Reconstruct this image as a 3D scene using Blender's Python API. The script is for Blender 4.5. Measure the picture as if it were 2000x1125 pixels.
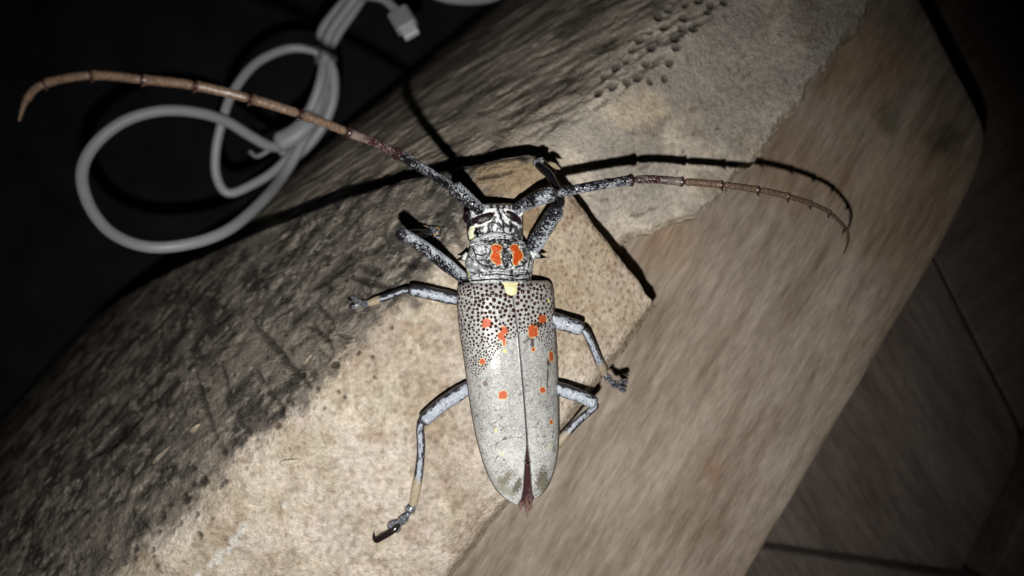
import bpy, math, random
from math import pi
import numpy as np

# ------------------------------------------------------------------ camera, world, light
CAM_H = 200.0            # camera height above the board, in mm (all builder code is in mm)
FPX = 1549.0             # focal length in pixels of a 2000 px wide picture
S = 0.001                # mm -> m
scene = bpy.context.scene
for o in list(bpy.data.objects):
    bpy.data.objects.remove(o)
col = scene.collection

cd = bpy.data.cameras.new('camera')
cam = bpy.data.objects.new('camera', cd)
col.objects.link(cam)
cam.location = (0, 0, CAM_H * S)
cam.rotation_euler = (0, 0, 0)
cd.sensor_width = 36.0
cd.lens = 36.0 * FPX / 2000.0
cd.clip_start = 0.005
cd.clip_end = 20.0
cd.dof.use_dof = True
cd.dof.focus_distance = 0.166
cd.dof.aperture_fstop = 10.0
scene.camera = cam

w = bpy.data.worlds.new('World')
scene.world = w
w.use_nodes = True
bg = w.node_tree.nodes['Background']
bg.inputs[0].default_value = (0.75, 0.85, 1.0, 1)
bg.inputs[1].default_value = 0.002

ld = bpy.data.lights.new('phone_flash', 'SPOT')
ld.energy = 2.0
ld.color = (1.0, 0.985, 0.955)
ld.shadow_soft_size = 0.0016
ld.spot_size = math.radians(90)
ld.spot_blend = 1.0
lamp = bpy.data.objects.new('phone_flash', ld)
col.objects.link(lamp)
lamp.location = (-0.004, -0.030, CAM_H * S)
lamp.rotation_euler = (0, math.radians(6), 0)

vs = scene.view_settings
vs.view_transform = 'Standard'
vs.look = 'None'
vs.exposure = 0.0
vs.gamma = 1.0

rng = np.random.default_rng(11)
random.seed(5)

# ------------------------------------------------------------------ helpers
def P(px, py, z):
    """a point seen at (px, py) that lies at height z (mm)"""
    k = (CAM_H - np.asarray(z, float)) / FPX
    return np.stack(np.broadcast_arrays((np.asarray(px, float) - 1000) * k, (562.5 - np.asarray(py, float)) * k, np.asarray(z, float)), -1)

_tabs = {}
def vnoise(x, y, seed=0):
    if seed not in _tabs:
        _tabs[seed] = np.random.default_rng(1000 + seed).random((256, 256))
    T = _tabs[seed]
    x = np.asarray(x, float); y = np.asarray(y, float)
    xi = np.floor(x).astype(int); yi = np.floor(y).astype(int)
    fx = x - xi; fy = y - yi
    fx = fx * fx * fx * (fx * (fx * 6 - 15) + 10); fy = fy * fy * fy * (fy * (fy * 6 - 15) + 10)
    a = T[xi & 255, yi & 255]; b = T[(xi + 1) & 255, yi & 255]
    c = T[xi & 255, (yi + 1) & 255]; d = T[(xi + 1) & 255, (yi + 1) & 255]
    return (a * (1 - fx) + b * fx) * (1 - fy) + (c * (1 - fx) + d * fx) * fy

def fbm(x, y, seed=0, octv=4, gain=0.5):
    s = 0; a = 1; t = 0
    ca, sa = math.cos(0.6), math.sin(0.6)
    for i in range(octv):
        s = s + a * vnoise(x, y, seed + i); t += a; a *= gain
        x, y = (x * ca - y * sa) * 2.03 + 17.3, (x * sa + y * ca) * 2.03 + 5.1
    return s / t

def sstep(a, b, x):
    t = np.clip((x - a) / (b - a), 0, 1)
    return t * t * (3 - 2 * t)

def mix(a, b, t):
    a = np.asarray(a, float); b = np.asarray(b, float)
    t = np.asarray(t)[..., None]
    return a * (1 - t) + b * t

def segdist(x, y, x0, y0, x1, y1):
    dx, dy = x1 - x0, y1 - y0
    t = np.clip(((x - x0) * dx + (y - y0) * dy) / (dx * dx + dy * dy + 1e-12), 0, 1)
    return np.hypot(x - x0 - t * dx, y - y0 - t * dy), t

def polydist(x, y, pts):
    d = np.full(np.shape(x), 1e9)
    for (a, b), (c, e) in zip(pts[:-1], pts[1:]):
        d = np.minimum(d, segdist(x, y, a, b, c, e)[0])
    return d

def mesh_obj(name, V, F, mat, parent=None, colr=None, smooth=True, rough=None):
    """V in world mm; parent's origin is subtracted so that a child sits in its thing"""
    V = np.asarray(V, float).reshape(-1, 3)
    off = np.zeros(3)
    if parent is not None:
        off = np.array(parent['_o'])
    o_at = off
    me = bpy.data.meshes.new(name)
    if parent is None:
        o_at = np.array([V[:, 0].mean(), V[:, 1].mean(), V[:, 2].min()])
    me.from_pydata(((V - o_at) * S).tolist(), [], F)
    if colr is not None:
        at = me.attributes.new('Col', 'FLOAT_COLOR', 'POINT')
        c4 = np.ones((len(V), 4)); c4[:, :3] = np.clip(colr, 0, 1)
        at.data.foreach_set('color', c4.ravel().astype(np.float32))
    if rough is not None:
        at = me.attributes.new('Rgh', 'FLOAT', 'POINT')
        at.data.foreach_set('value', np.asarray(rough, np.float32).ravel())
    if smooth:
        me.polygons.foreach_set('use_smooth', np.ones(len(me.polygons), bool))
    if rough is not None and mat.name == 'beetle_limb':
        lum = np.asarray(colr).mean(1); at.data.foreach_set('value', np.interp(lum, [0.03, 0.2, 0.4], [0.19, 0.5, 0.75]).astype(np.float32))
    me.materials.append(mat)
    me.update()
    o = bpy.data.objects.new(name, me)
    col.objects.link(o)
    if parent is None:
        o.location = o_at * S
        o['_o'] = [float(a) for a in o_at]
    else:
        o.parent = parent
        o['_o'] = [float(a) for a in off]
    return o

def empty(name, at):
    o = bpy.data.objects.new(name, None)
    o.empty_display_size = 0.005
    col.objects.link(o)
    o.location = np.array(at) * S
    o['_o'] = [float(a) for a in at]
    return o

def tag(o, label=None, cat=None, group=None, kind=None):
    if label: o['label'] = label
    if cat: o['category'] = cat
    if group: o['group'] = group
    if kind: o['kind'] = kind
    return o

def grid_faces(n, m, base=0, wrap=False, flip=False):
    i = np.arange(n - 1)[:, None]
    mm = m if wrap else m - 1
    j = np.arange(mm)[None, :]
    j2 = (j + 1) % m
    a = base + i * m + j; b = base + i * m + j2; c = base + (i + 1) * m + j2; d = base + (i + 1) * m + j
    f = np.stack([a, b, c, d], -1).reshape(-1, 4)
    if flip: f = f[:, ::-1]
    return f.tolist()

def catmull(pts, n):
    """n samples through pts (k, dim), spaced evenly by chord length"""
    p = np.asarray(pts, float)
    seg = np.linalg.norm(np.diff(p[:, :3], axis=0), axis=1)
    t = np.concatenate([[0], np.cumsum(seg)])
    q = np.vstack([2 * p[0] - p[1], p, 2 * p[-1] - p[-2]])
    out = []
    for s in np.linspace(0, t[-1], n):
        k = min(max(np.searchsorted(t, s, 'right') - 1, 0), len(p) - 2)
        u = (s - t[k]) / max(seg[k], 1e-9)
        a, b, c, d = q[k], q[k + 1], q[k + 2], q[k + 3]
        out.append(0.5 * (2 * b + (c - a) * u + (2 * a - 5 * b + 4 * c - d) * u * u + (3 * b - a - 3 * c + d) * u ** 3))
    return np.array(out)

def tube(path, rad, nseg=16, flat=1.0, up=(0, 0, 1), dispf=None):
    """closed tapering tube; returns V, F, (t, theta) for each vertex. flat squeezes along 'up'"""
    path = np.asarray(path, float); n = len(path)
    rad = np.broadcast_to(np.asarray(rad, float), (n,))
    T = np.gradient(path, axis=0); T /= np.linalg.norm(T, axis=1)[:, None] + 1e-12
    u = np.asarray(up, float)
    th = np.linspace(0, 2 * math.pi, nseg, endpoint=False)
    V = []; tt = []; hh = []
    L = np.concatenate([[0], np.cumsum(np.linalg.norm(np.diff(path, axis=0), axis=1))])
    prev = None
    for i in range(n):
        if prev is None:
            a = np.cross(u, T[i])
            if np.linalg.norm(a) < 1e-3: a = np.cross((1, 0, 0.1), T[i])
        else:
            a = prev - T[i] * np.dot(prev, T[i])
        a /= np.linalg.norm(a); prev = a
        b = np.cross(T[i], a)
        r = rad[i] * np.ones(nseg)
        if dispf is not None: r = r + dispf(L[i], th)
        V.append(path[i] + np.outer(np.cos(th) * r, a) + np.outer(np.sin(th) * r * flat, b))
        tt.append(np.full(nseg, L[i])); hh.append(th)
    V = np.concatenate(V)
    F = grid_faces(n, nseg, wrap=True)
    V = np.vstack([V, path[0], path[-1]])
    c0, c1 = n * nseg, n * nseg + 1
    for j in range(nseg):
        F.append([c0, (j + 1) % nseg, j])
        F.append([c1, (n - 1) * nseg + j, (n - 1) * nseg + (j + 1) % nseg])
    t = np.concatenate(tt + [[0], [L[-1]]]); h = np.concatenate(hh + [[0], [0]])
    return V, F, t, h

def merge(parts):
    V = []; F = []; C = []; b = 0
    for p in parts:
        V.append(p[0]); F += [[i + b for i in f] for f in p[1]]
        if len(p) > 2: C.append(p[2])
        b += len(p[0])
    return np.vstack(V), F, (np.vstack(C) if C else None)

def ellipsoid(c, r, axes, n=10, m=14):
    th = np.linspace(0, math.pi, n)[1:-1]; ph = np.linspace(0, 2 * math.pi, m, endpoint=False)
    A = np.asarray(axes, float)
    pts = []
    for t in th:
        for p in ph:
            l = np.array([math.sin(t) * math.cos(p) * r[0], math.sin(t) * math.sin(p) * r[1], math.cos(t) * r[2]])
            pts.append(l)
    pts += [np.array([0, 0, r[2]]), np.array([0, 0, -r[2]])]
    V = np.asarray(c) + np.array(pts) @ A
    k = n - 2
    F = grid_faces(k, m, wrap=True)
    a, b = k * m, k * m + 1
    for j in range(m):
        F.append([a, (j + 1) % m, j]); F.append([b, (k - 1) * m + j, (k - 1) * m + (j + 1) % m])
    return V, F

# ------------------------------------------------------------------ materials
def new_mat(name):
    m = bpy.data.materials.new(name); m.use_nodes = True
    nt = m.node_tree
    return m, nt, nt.nodes['Principled BSDF']

def noise_node(nt, scale, detail=4, rough=0.55, vec=None):
    n = nt.nodes.new('ShaderNodeTexNoise')
    n.inputs['Scale'].default_value = scale; n.inputs['Detail'].default_value = detail
    n.inputs['Roughness'].default_value = rough
    if vec is not None: nt.links.new(vec, n.inputs['Vector'])
    return n

def obj_coord(nt, scale=(1, 1, 1), rot=(0, 0, 0)):
    tc = nt.nodes.new('ShaderNodeTexCoord'); mp = nt.nodes.new('ShaderNodeMapping')
    mp.vector_type = 'POINT'
    r = nt.nodes.new('ShaderNodeMapping'); r.inputs['Rotation'].default_value = rot
    nt.links.new(tc.outputs['Object'], r.inputs['Vector'])
    nt.links.new(r.outputs['Vector'], mp.inputs['Vector'])
    mp.inputs['Scale'].default_value = [s * 1000 for s in scale]
    return mp.outputs['Vector']

def mul_color(nt, a, fac_out, lo, hi):
    """colour socket a times a ramp lo..hi of a grey value"""
    mr = nt.nodes.new('ShaderNodeMapRange')
    mr.inputs['From Min'].default_value = 0.3; mr.inputs['From Max'].default_value = 0.7
    mr.inputs['To Min'].default_value = lo; mr.inputs['To Max'].default_value = hi
    nt.links.new(fac_out, mr.inputs['Value'])
    mx = nt.nodes.new('ShaderNodeVectorMath'); mx.operation = 'SCALE'
    nt.links.new(a, mx.inputs[0]); nt.links.new(mr.outputs['Result'], mx.inputs['Scale'])
    return mx.outputs['Vector']

def bump(nt, b, h, dist_mm, strength=1.0):
    n = nt.nodes.new('ShaderNodeBump')
    n.inputs['Strength'].default_value = strength
    n.inputs['Distance'].default_value = dist_mm * S
    nt.links.new(h, n.inputs['Height'])
    nt.links.new(n.outputs['Normal'], b.inputs['Normal'])

def attr_mat(name, rough=0.5, spec=0.5, nscale=3.0, lo=0.85, hi=1.15, bscale=4.0, bdist=0.1, use_rgh=False, coat=0.0):
    m, nt, b = new_mat(name)
    at = nt.nodes.new('ShaderNodeAttribute'); at.attribute_name = 'Col'
    v = obj_coord(nt)
    n = noise_node(nt, nscale, 5, 0.6, v)
    nt.links.new(mul_color(nt, at.outputs['Color'], n.outputs['Fac'], lo, hi), b.inputs['Base Color'])
    n2 = noise_node(nt, bscale, 5, 0.6, v)
    bump(nt, b, n2.outputs['Fac'], bdist)
    b.inputs['Roughness'].default_value = rough
    b.inputs['Specular IOR Level'].default_value = spec
    if coat: b.inputs['Coat Weight'].default_value = coat; b.inputs['Coat Roughness'].default_value = 0.2
    if use_rgh:
        a2 = nt.nodes.new('ShaderNodeAttribute'); a2.attribute_name = 'Rgh'
        nt.links.new(a2.outputs['Fac'], b.inputs['Roughness'])
    return m

def plain_mat(name, c, rough=0.5, spec=0.5, var=0.15, nscale=2.0, bdist=0.05):
    m, nt, b = new_mat(name)
    rgb = nt.nodes.new('ShaderNodeRGB'); rgb.outputs[0].default_value = (*c, 1)
    n = noise_node(nt, nscale, 5, 0.6, obj_coord(nt))
    nt.links.new(mul_color(nt, rgb.outputs[0], n.outputs['Fac'], 1 - var, 1 + var), b.inputs['Base Color'])
    bump(nt, b, n.outputs['Fac'], bdist)
    b.inputs['Roughness'].default_value = rough; b.inputs['Specular IOR Level'].default_value = spec
    return m

def wood_mat(name, c1, c2, ang, stain=None, rough=0.75):
    """fine straight grain running along direction ang (radians) in the board's plane"""
    m, nt, b = new_mat(name)
    v = obj_coord(nt, (0.06, 0.42, 0.3), (0, 0, -ang))
    g = noise_node(nt, 1.0, 7, 0.62, v)
    v2 = obj_coord(nt, (0.022, 0.085, 0.05), (0, 0, -ang))
    g2 = noise_node(nt, 1.0, 4, 0.6, v2)
    v3 = obj_coord(nt, (0.25, 1.3, 1.0), (0, 0, -ang))
    g3 = noise_node(nt, 1.0, 3, 0.6, v3)
    ad = nt.nodes.new('ShaderNodeMath'); ad.operation = 'ADD'
    nt.links.new(g.outputs['Fac'], ad.inputs[0]); nt.links.new(g2.outputs['Fac'], ad.inputs[1])
    hf = nt.nodes.new('ShaderNodeMath'); hf.operation = 'MULTIPLY'; hf.inputs[1].default_value = 0.5
    nt.links.new(ad.outputs[0], hf.inputs[0])
    rp = nt.nodes.new('ShaderNodeValToRGB')
    rp.color_ramp.elements[0].position = 0.37; rp.color_ramp.elements[0].color = (*c1, 1)
    rp.color_ramp.elements[1].position = 0.61; rp.color_ramp.elements[1].color = (*c2, 1)
    nt.links.new(hf.outputs[0], rp.inputs['Fac'])
    cs = mul_color(nt, rp.outputs['Color'], g3.outputs['Fac'], 0.78, 1.2)
    at = nt.nodes.new('ShaderNodeAttribute'); at.attribute_name = 'Col'
    mx = nt.nodes.new('ShaderNodeVectorMath'); mx.operation = 'MULTIPLY'
    nt.links.new(cs, mx.inputs[0]); nt.links.new(at.outputs['Color'], mx.inputs[1])
    nt.links.new(mx.outputs['Vector'], b.inputs['Base Color'])
    bump(nt, b, g3.outputs['Fac'], 0.12)
    b.inputs['Roughness'].default_value = rough; b.inputs['Specular IOR Level'].default_value = 0.3
    return m

M = {}
M['log'] = attr_mat('rough_cut_wood', 0.6, 0.4, 0.9, 0.70, 1.22, 1.5, 0.8, use_rgh=True)
M['board'] = wood_mat('pale_board_wood', (0.150, 0.108, 0.076), (0.300, 0.250, 0.203), math.radians(59.5))
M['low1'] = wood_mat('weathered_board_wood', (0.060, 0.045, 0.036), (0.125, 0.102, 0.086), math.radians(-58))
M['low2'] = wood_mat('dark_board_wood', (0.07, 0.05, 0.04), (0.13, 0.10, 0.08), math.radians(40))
M['floor'] = plain_mat('dark_ground', (0.008, 0.008, 0.009), 0.95, 0.1, 0.4, 0.05)
M['cable'] = plain_mat('pale_cable_plastic', (0.225, 0.232, 0.246), 0.45, 0.4, 0.05, 0.4, 0.02)
M['tie'] = plain_mat('grey_tie', (0.10, 0.11, 0.115), 0.6, 0.3, 0.1, 0.8)
M['pins'] = plain_mat('plug_metal', (0.45, 0.46, 0.48), 0.35, 0.6, 0.05)
M['body'] = attr_mat('beetle_body', 0.42, 0.32, 6.0, 0.85, 1.12, 5.0, 0.008, use_rgh=True)
M['elytron'] = attr_mat('beetle_wing_case', 0.38, 0.5, 7.0, 0.88, 1.1, 5.0, 0.018, use_rgh=True)
M['limb'] = attr_mat('beetle_limb', 0.4, 0.35, 7.0, 0.8, 1.2, 4.0, 0.012, use_rgh=True)
M['tubercle'] = plain_mat('beetle_tubercle', (0.024, 0.005, 0.005), 0.10, 0.6, 0.4, 3.0, 0.01)
M['eye'] = plain_mat('beetle_eye', (0.012, 0.006, 0.009), 0.2, 0.4, 0.5, 6.0, 0.08)
M['claw'] = plain_mat('beetle_claw', (0.012, 0.008, 0.008), 0.2, 0.6, 0.3, 3.0, 0.02)
M['scutellum'] = plain_mat('beetle_scutellum', (0.80, 0.76, 0.42), 0.55, 0.3, 0.08, 5.0, 0.08)

# ------------------------------------------------------------------ ground and boards
FLOOR_Z = -116.0
n = 40
gx = np.linspace(-900, 900, n); X, Y = np.meshgrid(gx, gx, indexing='ij')
Z = FLOOR_Z + 3.0 * (fbm(X / 90, Y / 90, 40, 3) - 0.5) - 1.5
fl = mesh_obj('ground', np.stack([X, Y, Z], -1).reshape(-1, 3), grid_faces(n, n, flip=True), M['floor'])
tag(fl, kind='structure')

def inset(poly, d):
    """poly counter-clockwise; moved inwards by d"""
    p = np.asarray(poly, float); out = []
    k = len(p)
    for i in range(k):
        a, b, c = p[i - 1], p[i], p[(i + 1) % k]
        e1 = (b - a) / np.linalg.norm(b - a); e2 = (c - b) / np.linalg.norm(c - b)
        n1 = np.array([-e1[1], e1[0]]); n2 = np.array([-e2[1], e2[0]])
        nn = n1 + n2; nn /= np.linalg.norm(nn)
        out.append(b + nn * d / max(0.3, float(np.dot(nn, n1))))
    return np.array(out)

def round_poly(poly, rad, nseg=7):
    """rounds each corner with its own radius"""
    p = np.asarray(poly, float); out = []
    k = len(p)
    for i in range(k):
        a, b, c = p[i - 1], p[i], p[(i + 1) % k]
        r = rad[i]
        if r <= 0: out.append(b); continue
        l1 = min(r, 0.45 * np.linalg.norm(a - b)); l2 = min(r, 0.45 * np.linalg.norm(c - b))
        s = b + (a - b) / np.linalg.norm(a - b) * l1; e = b + (c - b) / np.linalg.norm(c - b) * l2
        for t in np.linspace(0, 1, nseg):
            out.append((1 - t) ** 2 * s + 2 * t * (1 - t) * b + t * t * e)
    return np.array(out)

def board(name, poly, ztop, thick, mat, colfun=None, bev=1.2):
    """solid board with eased edges; top is a fine grid of rings so that stains can sit on it"""
    p = np.asarray(poly, float)
    # subdivide outline
    q = []
    for i in range(len(p)):
        a, b = p[i], p[(i + 1) % len(p)]
        k = max(1, int(np.linalg.norm(b - a) / 6))
        for t in np.arange(k) / k: q.append(a + (b - a) * t)
    p = np.array(q); m = len(p)
    wob = 0.35 * (fbm(p[:, 0] / 7, p[:, 1] / 7, 60, 3) - 0.5)
    p = inset(p, 0.0) + (p - p.mean(0)) / np.linalg.norm(p - p.mean(0), axis=1)[:, None] * wob[:, None]
    c = p.mean(0)
    rings = [(p, ztop - thick), (p, ztop - bev), (inset(p, bev * .3), ztop - bev * .3), (inset(p, bev), ztop)]
    inner = inset(p, bev)
    K = 46
    for k in range(1, K):
        rings.append((c + (inner - c) * (1 - k / K), ztop))
    V = np.vstack([np.column_stack([r, np.full(m, z)]) for r, z in rings] + [[[c[0], c[1], ztop]]])
    F = grid_faces(len(rings), m, wrap=True)
    l = (len(rings) - 1) * m
    for j in range(m): F.append([l + j, l + (j + 1) % m, len(V) - 1])
    F.append(list(range(m))[::-1])
    C = np.ones((len(V), 3))
    if colfun is not None: C = colfun(V)
    return mesh_obj(name, V, F, mat, colr=C)

def stains(V):
    C = np.ones((len(V), 3))
    for px, py, r, c, k in [(1742, 235, 3.4, (.42, .50, .42), .8), (1842, 275, 4.2, (.42, .50, .42), .8), (1742, 42, 3.0, (.45, .5, .42), .7),
                            (1390, 918, 3.0, (.95, .62, .45), .6), (1565, 915, 2.0, (.8, .8, .8), .6),
                            (1690, 130, 13, (.95, .74, .52), .6), (1560, 330, 12, (.95, .80, .62), .5), (1300, 470, 9, (.95, .76, .52), .5), (1800, 380, 22, (.95, .82, .66), .6)]:
        x, y, _ = P(px, py, 0)
        d = np.hypot(V[:, 0] - x, V[:, 1] - y) / r + 0.9 * (fbm(V[:, 0] / 3, V[:, 1] / 3, 70, 3) - 0.5)
        C = mix(C, C * np.array(c), k * (1 - sstep(0.5, 1.3, d)))
    return C

MAIN_T = 40.0
poly = [(-74, -122), (30, -122), (59.4, -72.7), (112.3, 17), (121.5, 38.0), (113.6, 52.5), (103.3, 72.6), (90, 102), (50, 80), (34.8, 62.7)]
poly = round_poly(poly, [0, 0, 0, 14, 14, 6, 0, 0, 0, 0])
bd = board('wooden_board', poly, 0.0, MAIN_T, M['board'], stains)
tag(bd, 'thick pale brown wooden board with rounded corner, lying under both rough logs', 'board')

LZ = -MAIN_T
# lower boards lie crosswise below the thick one
def lowpoly(pts, z=LZ): return [tuple(P(a, b, z)[:2]) for a, b in pts]
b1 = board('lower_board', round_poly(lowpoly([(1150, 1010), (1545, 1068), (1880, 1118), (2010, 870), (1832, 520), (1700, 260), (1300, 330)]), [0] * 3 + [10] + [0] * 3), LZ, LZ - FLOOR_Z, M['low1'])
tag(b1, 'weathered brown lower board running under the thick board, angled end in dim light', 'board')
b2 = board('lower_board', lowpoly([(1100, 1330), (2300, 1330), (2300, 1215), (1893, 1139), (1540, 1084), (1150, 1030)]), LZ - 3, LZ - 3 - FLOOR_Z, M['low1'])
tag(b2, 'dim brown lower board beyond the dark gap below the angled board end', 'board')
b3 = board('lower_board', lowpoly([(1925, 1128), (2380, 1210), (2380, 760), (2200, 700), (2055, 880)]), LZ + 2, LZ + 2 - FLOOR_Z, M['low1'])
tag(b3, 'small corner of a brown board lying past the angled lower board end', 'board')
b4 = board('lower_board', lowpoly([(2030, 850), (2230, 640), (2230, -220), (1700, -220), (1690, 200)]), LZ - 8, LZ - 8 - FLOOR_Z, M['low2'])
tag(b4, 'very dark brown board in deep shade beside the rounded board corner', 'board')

# ------------------------------------------------------------------ rough logs
def inv_pix(px, py, zf):
    z = 10.0
    for _ in range(12):
        x, y, _z = P(px, py, z); z = 0.5 * z + 0.5 * float(zf(x, y))
    return float(x), float(y)

def pits_apply(X, Y, Z, C, pits, dark, depth_k=1.0):
    """pits: x, y, radius, depth: sunken root scars with a raised rim"""
    x0, y0 = X.min(), Y.min()
    for (x, y, r, d) in pits:
        m = (np.abs(X - x) < r * 2.2) & (np.abs(Y - y) < r * 2.2)
        if not m.any(): continue
        ang = (x * 13.7 + y * 7.1) % 6.28
        dx = X[m] - x; dy = Y[m] - y
        e = np.hypot(dx * math.cos(ang) + dy * math.sin(ang), (-dx * math.sin(ang) + dy * math.cos(ang)) * 1.25) / r
        Z[m] -= d * depth_k * (1 - sstep(0.35, 1.0, e)) - 0.22 * d * np.exp(-((e - 1.25) / 0.25) ** 2)
        C[m] = mix(C[m], C[m] * dark, 0.9 * (1 - sstep(0.5, 1.15, e)))
    return Z, C

def gouges_apply(X, Y, Z, C, gs, dark):
    """x0,y0,x1,y1,width,depth: knife cuts and torn fibres"""
    for (a, b, c, d, wd, dp) in gs:
        m = (X > min(a, c) - 3 * wd) & (X < max(a, c) + 3 * wd) & (Y > min(b, d) - 3 * wd) & (Y < max(b, d) + 3 * wd)
        if not m.any(): continue
        xx = X[m] + 0.8 * (fbm(X[m] / 2.5, Y[m] / 2.5, 81, 2) - .5); yy = Y[m] + 0.8 * (fbm(X[m] / 2.5, Y[m] / 2.5, 83, 2) - .5)
        e, t = segdist(xx, yy, a, b, c, d)
        ww = wd * (0.25 + 0.75 * np.sin(np.clip(t, 0.02, 0.98) * math.pi) ** 0.6)
        k = 1 - sstep(0.2, 1.0, e / ww)
        Z[m] -= dp * k
        C[m] = mix(C[m], C[m] * dark, 0.75 * k)
    return Z, C

# ---- the near log, under the beetle
NU = np.array([0.67, 0.742]); NV = np.array([-0.742, 0.67])
def near_z0(v):
    v = np.asarray(v, float)
    a = 25.5 + 0.17 * v
    t = np.maximum(v - 13.0, 0)
    return a - 0.85 * t ** 2 / (t + 9.0) - 0.0052 * t ** 2 - 0.000022 * t ** 3
def near_z(x, y): return near_z0(-0.742 * x + 0.67 * y)
def near_umax(v):
    return np.interp(v, [-60, -30, -27, 0, 13.5, 17, 30, 45, 60, 80, 102, 140], [18, 19.2, 20.3, 23.6, 25.6, 24, 9, -10.5, -33, -64, -99, -170])
nu, nv = 470, 400
s = np.linspace(0, 1, nu)[:, None]; tv = np.linspace(0, 1, nv)[None, :]
v0 = -34.5 + 0 * s
Vg = np.broadcast_to(-35.0 + tv * 165.0, (nu, nv)).copy()
UM = near_umax(Vg)
Ug = -172.0 + (UM + 172.0) * s ** 0.93
# the long edge towards the board wanders: shift v near the edge
edge = np.interp(Ug, [-172, -100, -58, -30, -5, 20], [-41.5, -37.5, -34.0, -33.0, -29.5, -27.0]) + 2.2 * (fbm(Ug / 11, 0 * Ug, 21, 3) - 0.5)
Vg = np.where(Vg < 10, edge + (Vg + 35.0) / 45.0 * (10 - edge), Vg)
Ug = Ug + (0.9 * (fbm(Vg / 6, 0 * Vg, 25, 3) - 0.5)) * s ** 8
X = Ug * NU[0] + Vg * NV[0]; Y = Ug * NU[1] + Vg * NV[1]
Z = near_z0(Vg)
# eased long edge and end edge
de = Vg - edge
Z -= 2.6 * (1 - sstep(0, 3.2, de)) ** 2 + 1.0 * (1 - sstep(0, 9, de))
du = near_umax(Vg) - Ug
Z -= 1.3 * (1 - sstep(0, 2.0, du)) ** 2
# broad lumps, then grainy relief
Z += 1.6 * (fbm(X / 22, Y / 22, 1, 3) - 0.5)
ridge = 15.0 + 0.07 * np.maximum(-Ug - 10, 0) + 5.0 * (fbm(Ug / 13, Vg / 30, 5, 4) - 0.5) + 8.0 * (fbm(X / 3.0, Y / 3.0, 9, 5) - 0.5)
skin = sstep(-2.0, 2.6, Vg - ridge)                        # 1 = dark weathered skin, 0 = pale cut wood
grain = fbm(X / 0.9, Y / 0.9, 13, 4) - 0.5
Z += grain * (0.42 + 0.25 * skin)
Z += skin * 1.5 * (fbm(Ug / 9, Vg / 2.6, 17, 4) - 0.5)
Z -= skin * 0.5 * (1 - sstep(2, 7, Vg - ridge))
pale = mix((0.44, 0.37, 0.28), (0.60, 0.53, 0.43), sstep(0.3, 0.7, fbm(X / 9, Y / 9, 31, 6, .62)))
pale = mix(pale, pale * (0.62, 0.57, 0.52), 0.7 * sstep(0.52, 0.72, fbm(X / 1.3, Y / 1.3, 35, 4)))
pale = mix(pale, pale * (1.12, 1.10, 1.12), sstep(0.5, 0.7, fbm(X / 2.2, Y / 2.2, 39, 3)))
pale = mix(pale, (0.36, 0.275, 0.18), 0.75 * sstep(-14, 8, Ug) * sstep(-40, -10, -np.abs(Vg + 6)) * 0.9)
dk = mix((0.040, 0.034, 0.028), (0.165, 0.143, 0.118), sstep(0.33, 0.70, fbm(Ug / 6, Vg / 2.4, 37, 5, .62)))
dk = mix(dk, (0.30, 0.265, 0.215), 0.75 * sstep(0.58, 0.70, fbm(Ug / 3.2, Vg / 1.3, 44, 4, .6)))
dk = mix(dk, (0.24, 0.205, 0.165), 0.6 * sstep(0.5, 0.7, fbm(X / 14, Y / 14, 47, 3)) * (1 - sstep(20, 60, Vg)))
pale = mix(pale, pale * (0.98, 0.97, 1.02), sstep(.45, .6, fbm(X / 7 + 9, Y / 7, 61, 4))); pale = mix(pale, pale * (0.80, 0.74, 0.68), 0.8 * sstep(.56, .70, fbm(X / 4.5, Y / 4.5 + 7, 65, 5, .6)))
Cn = mix(pale, dk, skin)
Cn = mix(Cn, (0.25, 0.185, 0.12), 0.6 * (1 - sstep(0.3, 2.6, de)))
# a strip at the end, by the beetle's head: brown fibrous skin on the pale wood
hx, hy = inv_pix(1000, 345, near_z)
hd = np.hypot((X - hx) / 8.0, (Y - hy) / 3.6) + 0.7 * (fbm(X / 2.5, Y / 2.5, 52, 3) - .5)
Cn = mix(Cn, mix((0.22, 0.15, 0.085), (0.40, 0.30, 0.18), fbm(Ug / 3, Vg / .8, 54, 3)), 0.8 * (1 - sstep(0.8, 1.3, hd)))
pits = []
for px, py, r in [(655, 713, 1.2), (543, 832, .9), (592, 735, .8), (505, 800, .9), (488, 846, .8), (436, 882, 1.1), (395, 942, 1.3), (362, 975, 1.3), (318, 1006, 1.2),
                  (333, 985, .8), (256, 945, 1.0), (231, 957, .9), (432, 948, .8), (385, 1005, .8), (352, 1022, .8), (310, 1040, .8), (265, 1070, .9), (240, 1100, .9), (570, 790, .7), (620, 760, .8), (390, 1045, .9), (700, 690, .7), (765, 640, .6)]:
    x, y = inv_pix(px, py, near_z); pits.append((x, y, r * 1.0, r * 1.5))
for _ in range(45):
    u = rng.uniform(-135, -25); v = 15 + .07 * max(-u - 10, 0) + rng.normal(1, 4); r = rng.uniform(.45, .8); pits.append((u * NU[0] + v * NV[0], u * NU[1] + v * NV[1], r, r * 1.3))
for _ in range(150):                                       # root scars in the skin below the ridge
    u = rng.uniform(-140, -20); v = ridge.mean() + rng.normal(14, 10)
    if v < 20: continue
    r = rng.uniform(0.35, 0.85); pits.append((u * NU[0] + v * NV[0], u * NU[1] + v * NV[1], r, r * 1.1))
Z, Cn = pits_apply(X, Y, Z, Cn, pits, np.array((0.12, 0.105, 0.095)))
bx_, by_ = inv_pix(1040, 425, near_z)
bd_ = np.hypot((X - bx_) / 2.6, (Y - by_) / 3.4) + .8 * (fbm(X / 1.6, Y / 1.6, 58, 3) - .5)
Cn = mix(Cn, (0.23, 0.155, 0.085), 0.8 * (1 - sstep(.7, 1.2, bd_)))
pits = []
tries = 0
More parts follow.
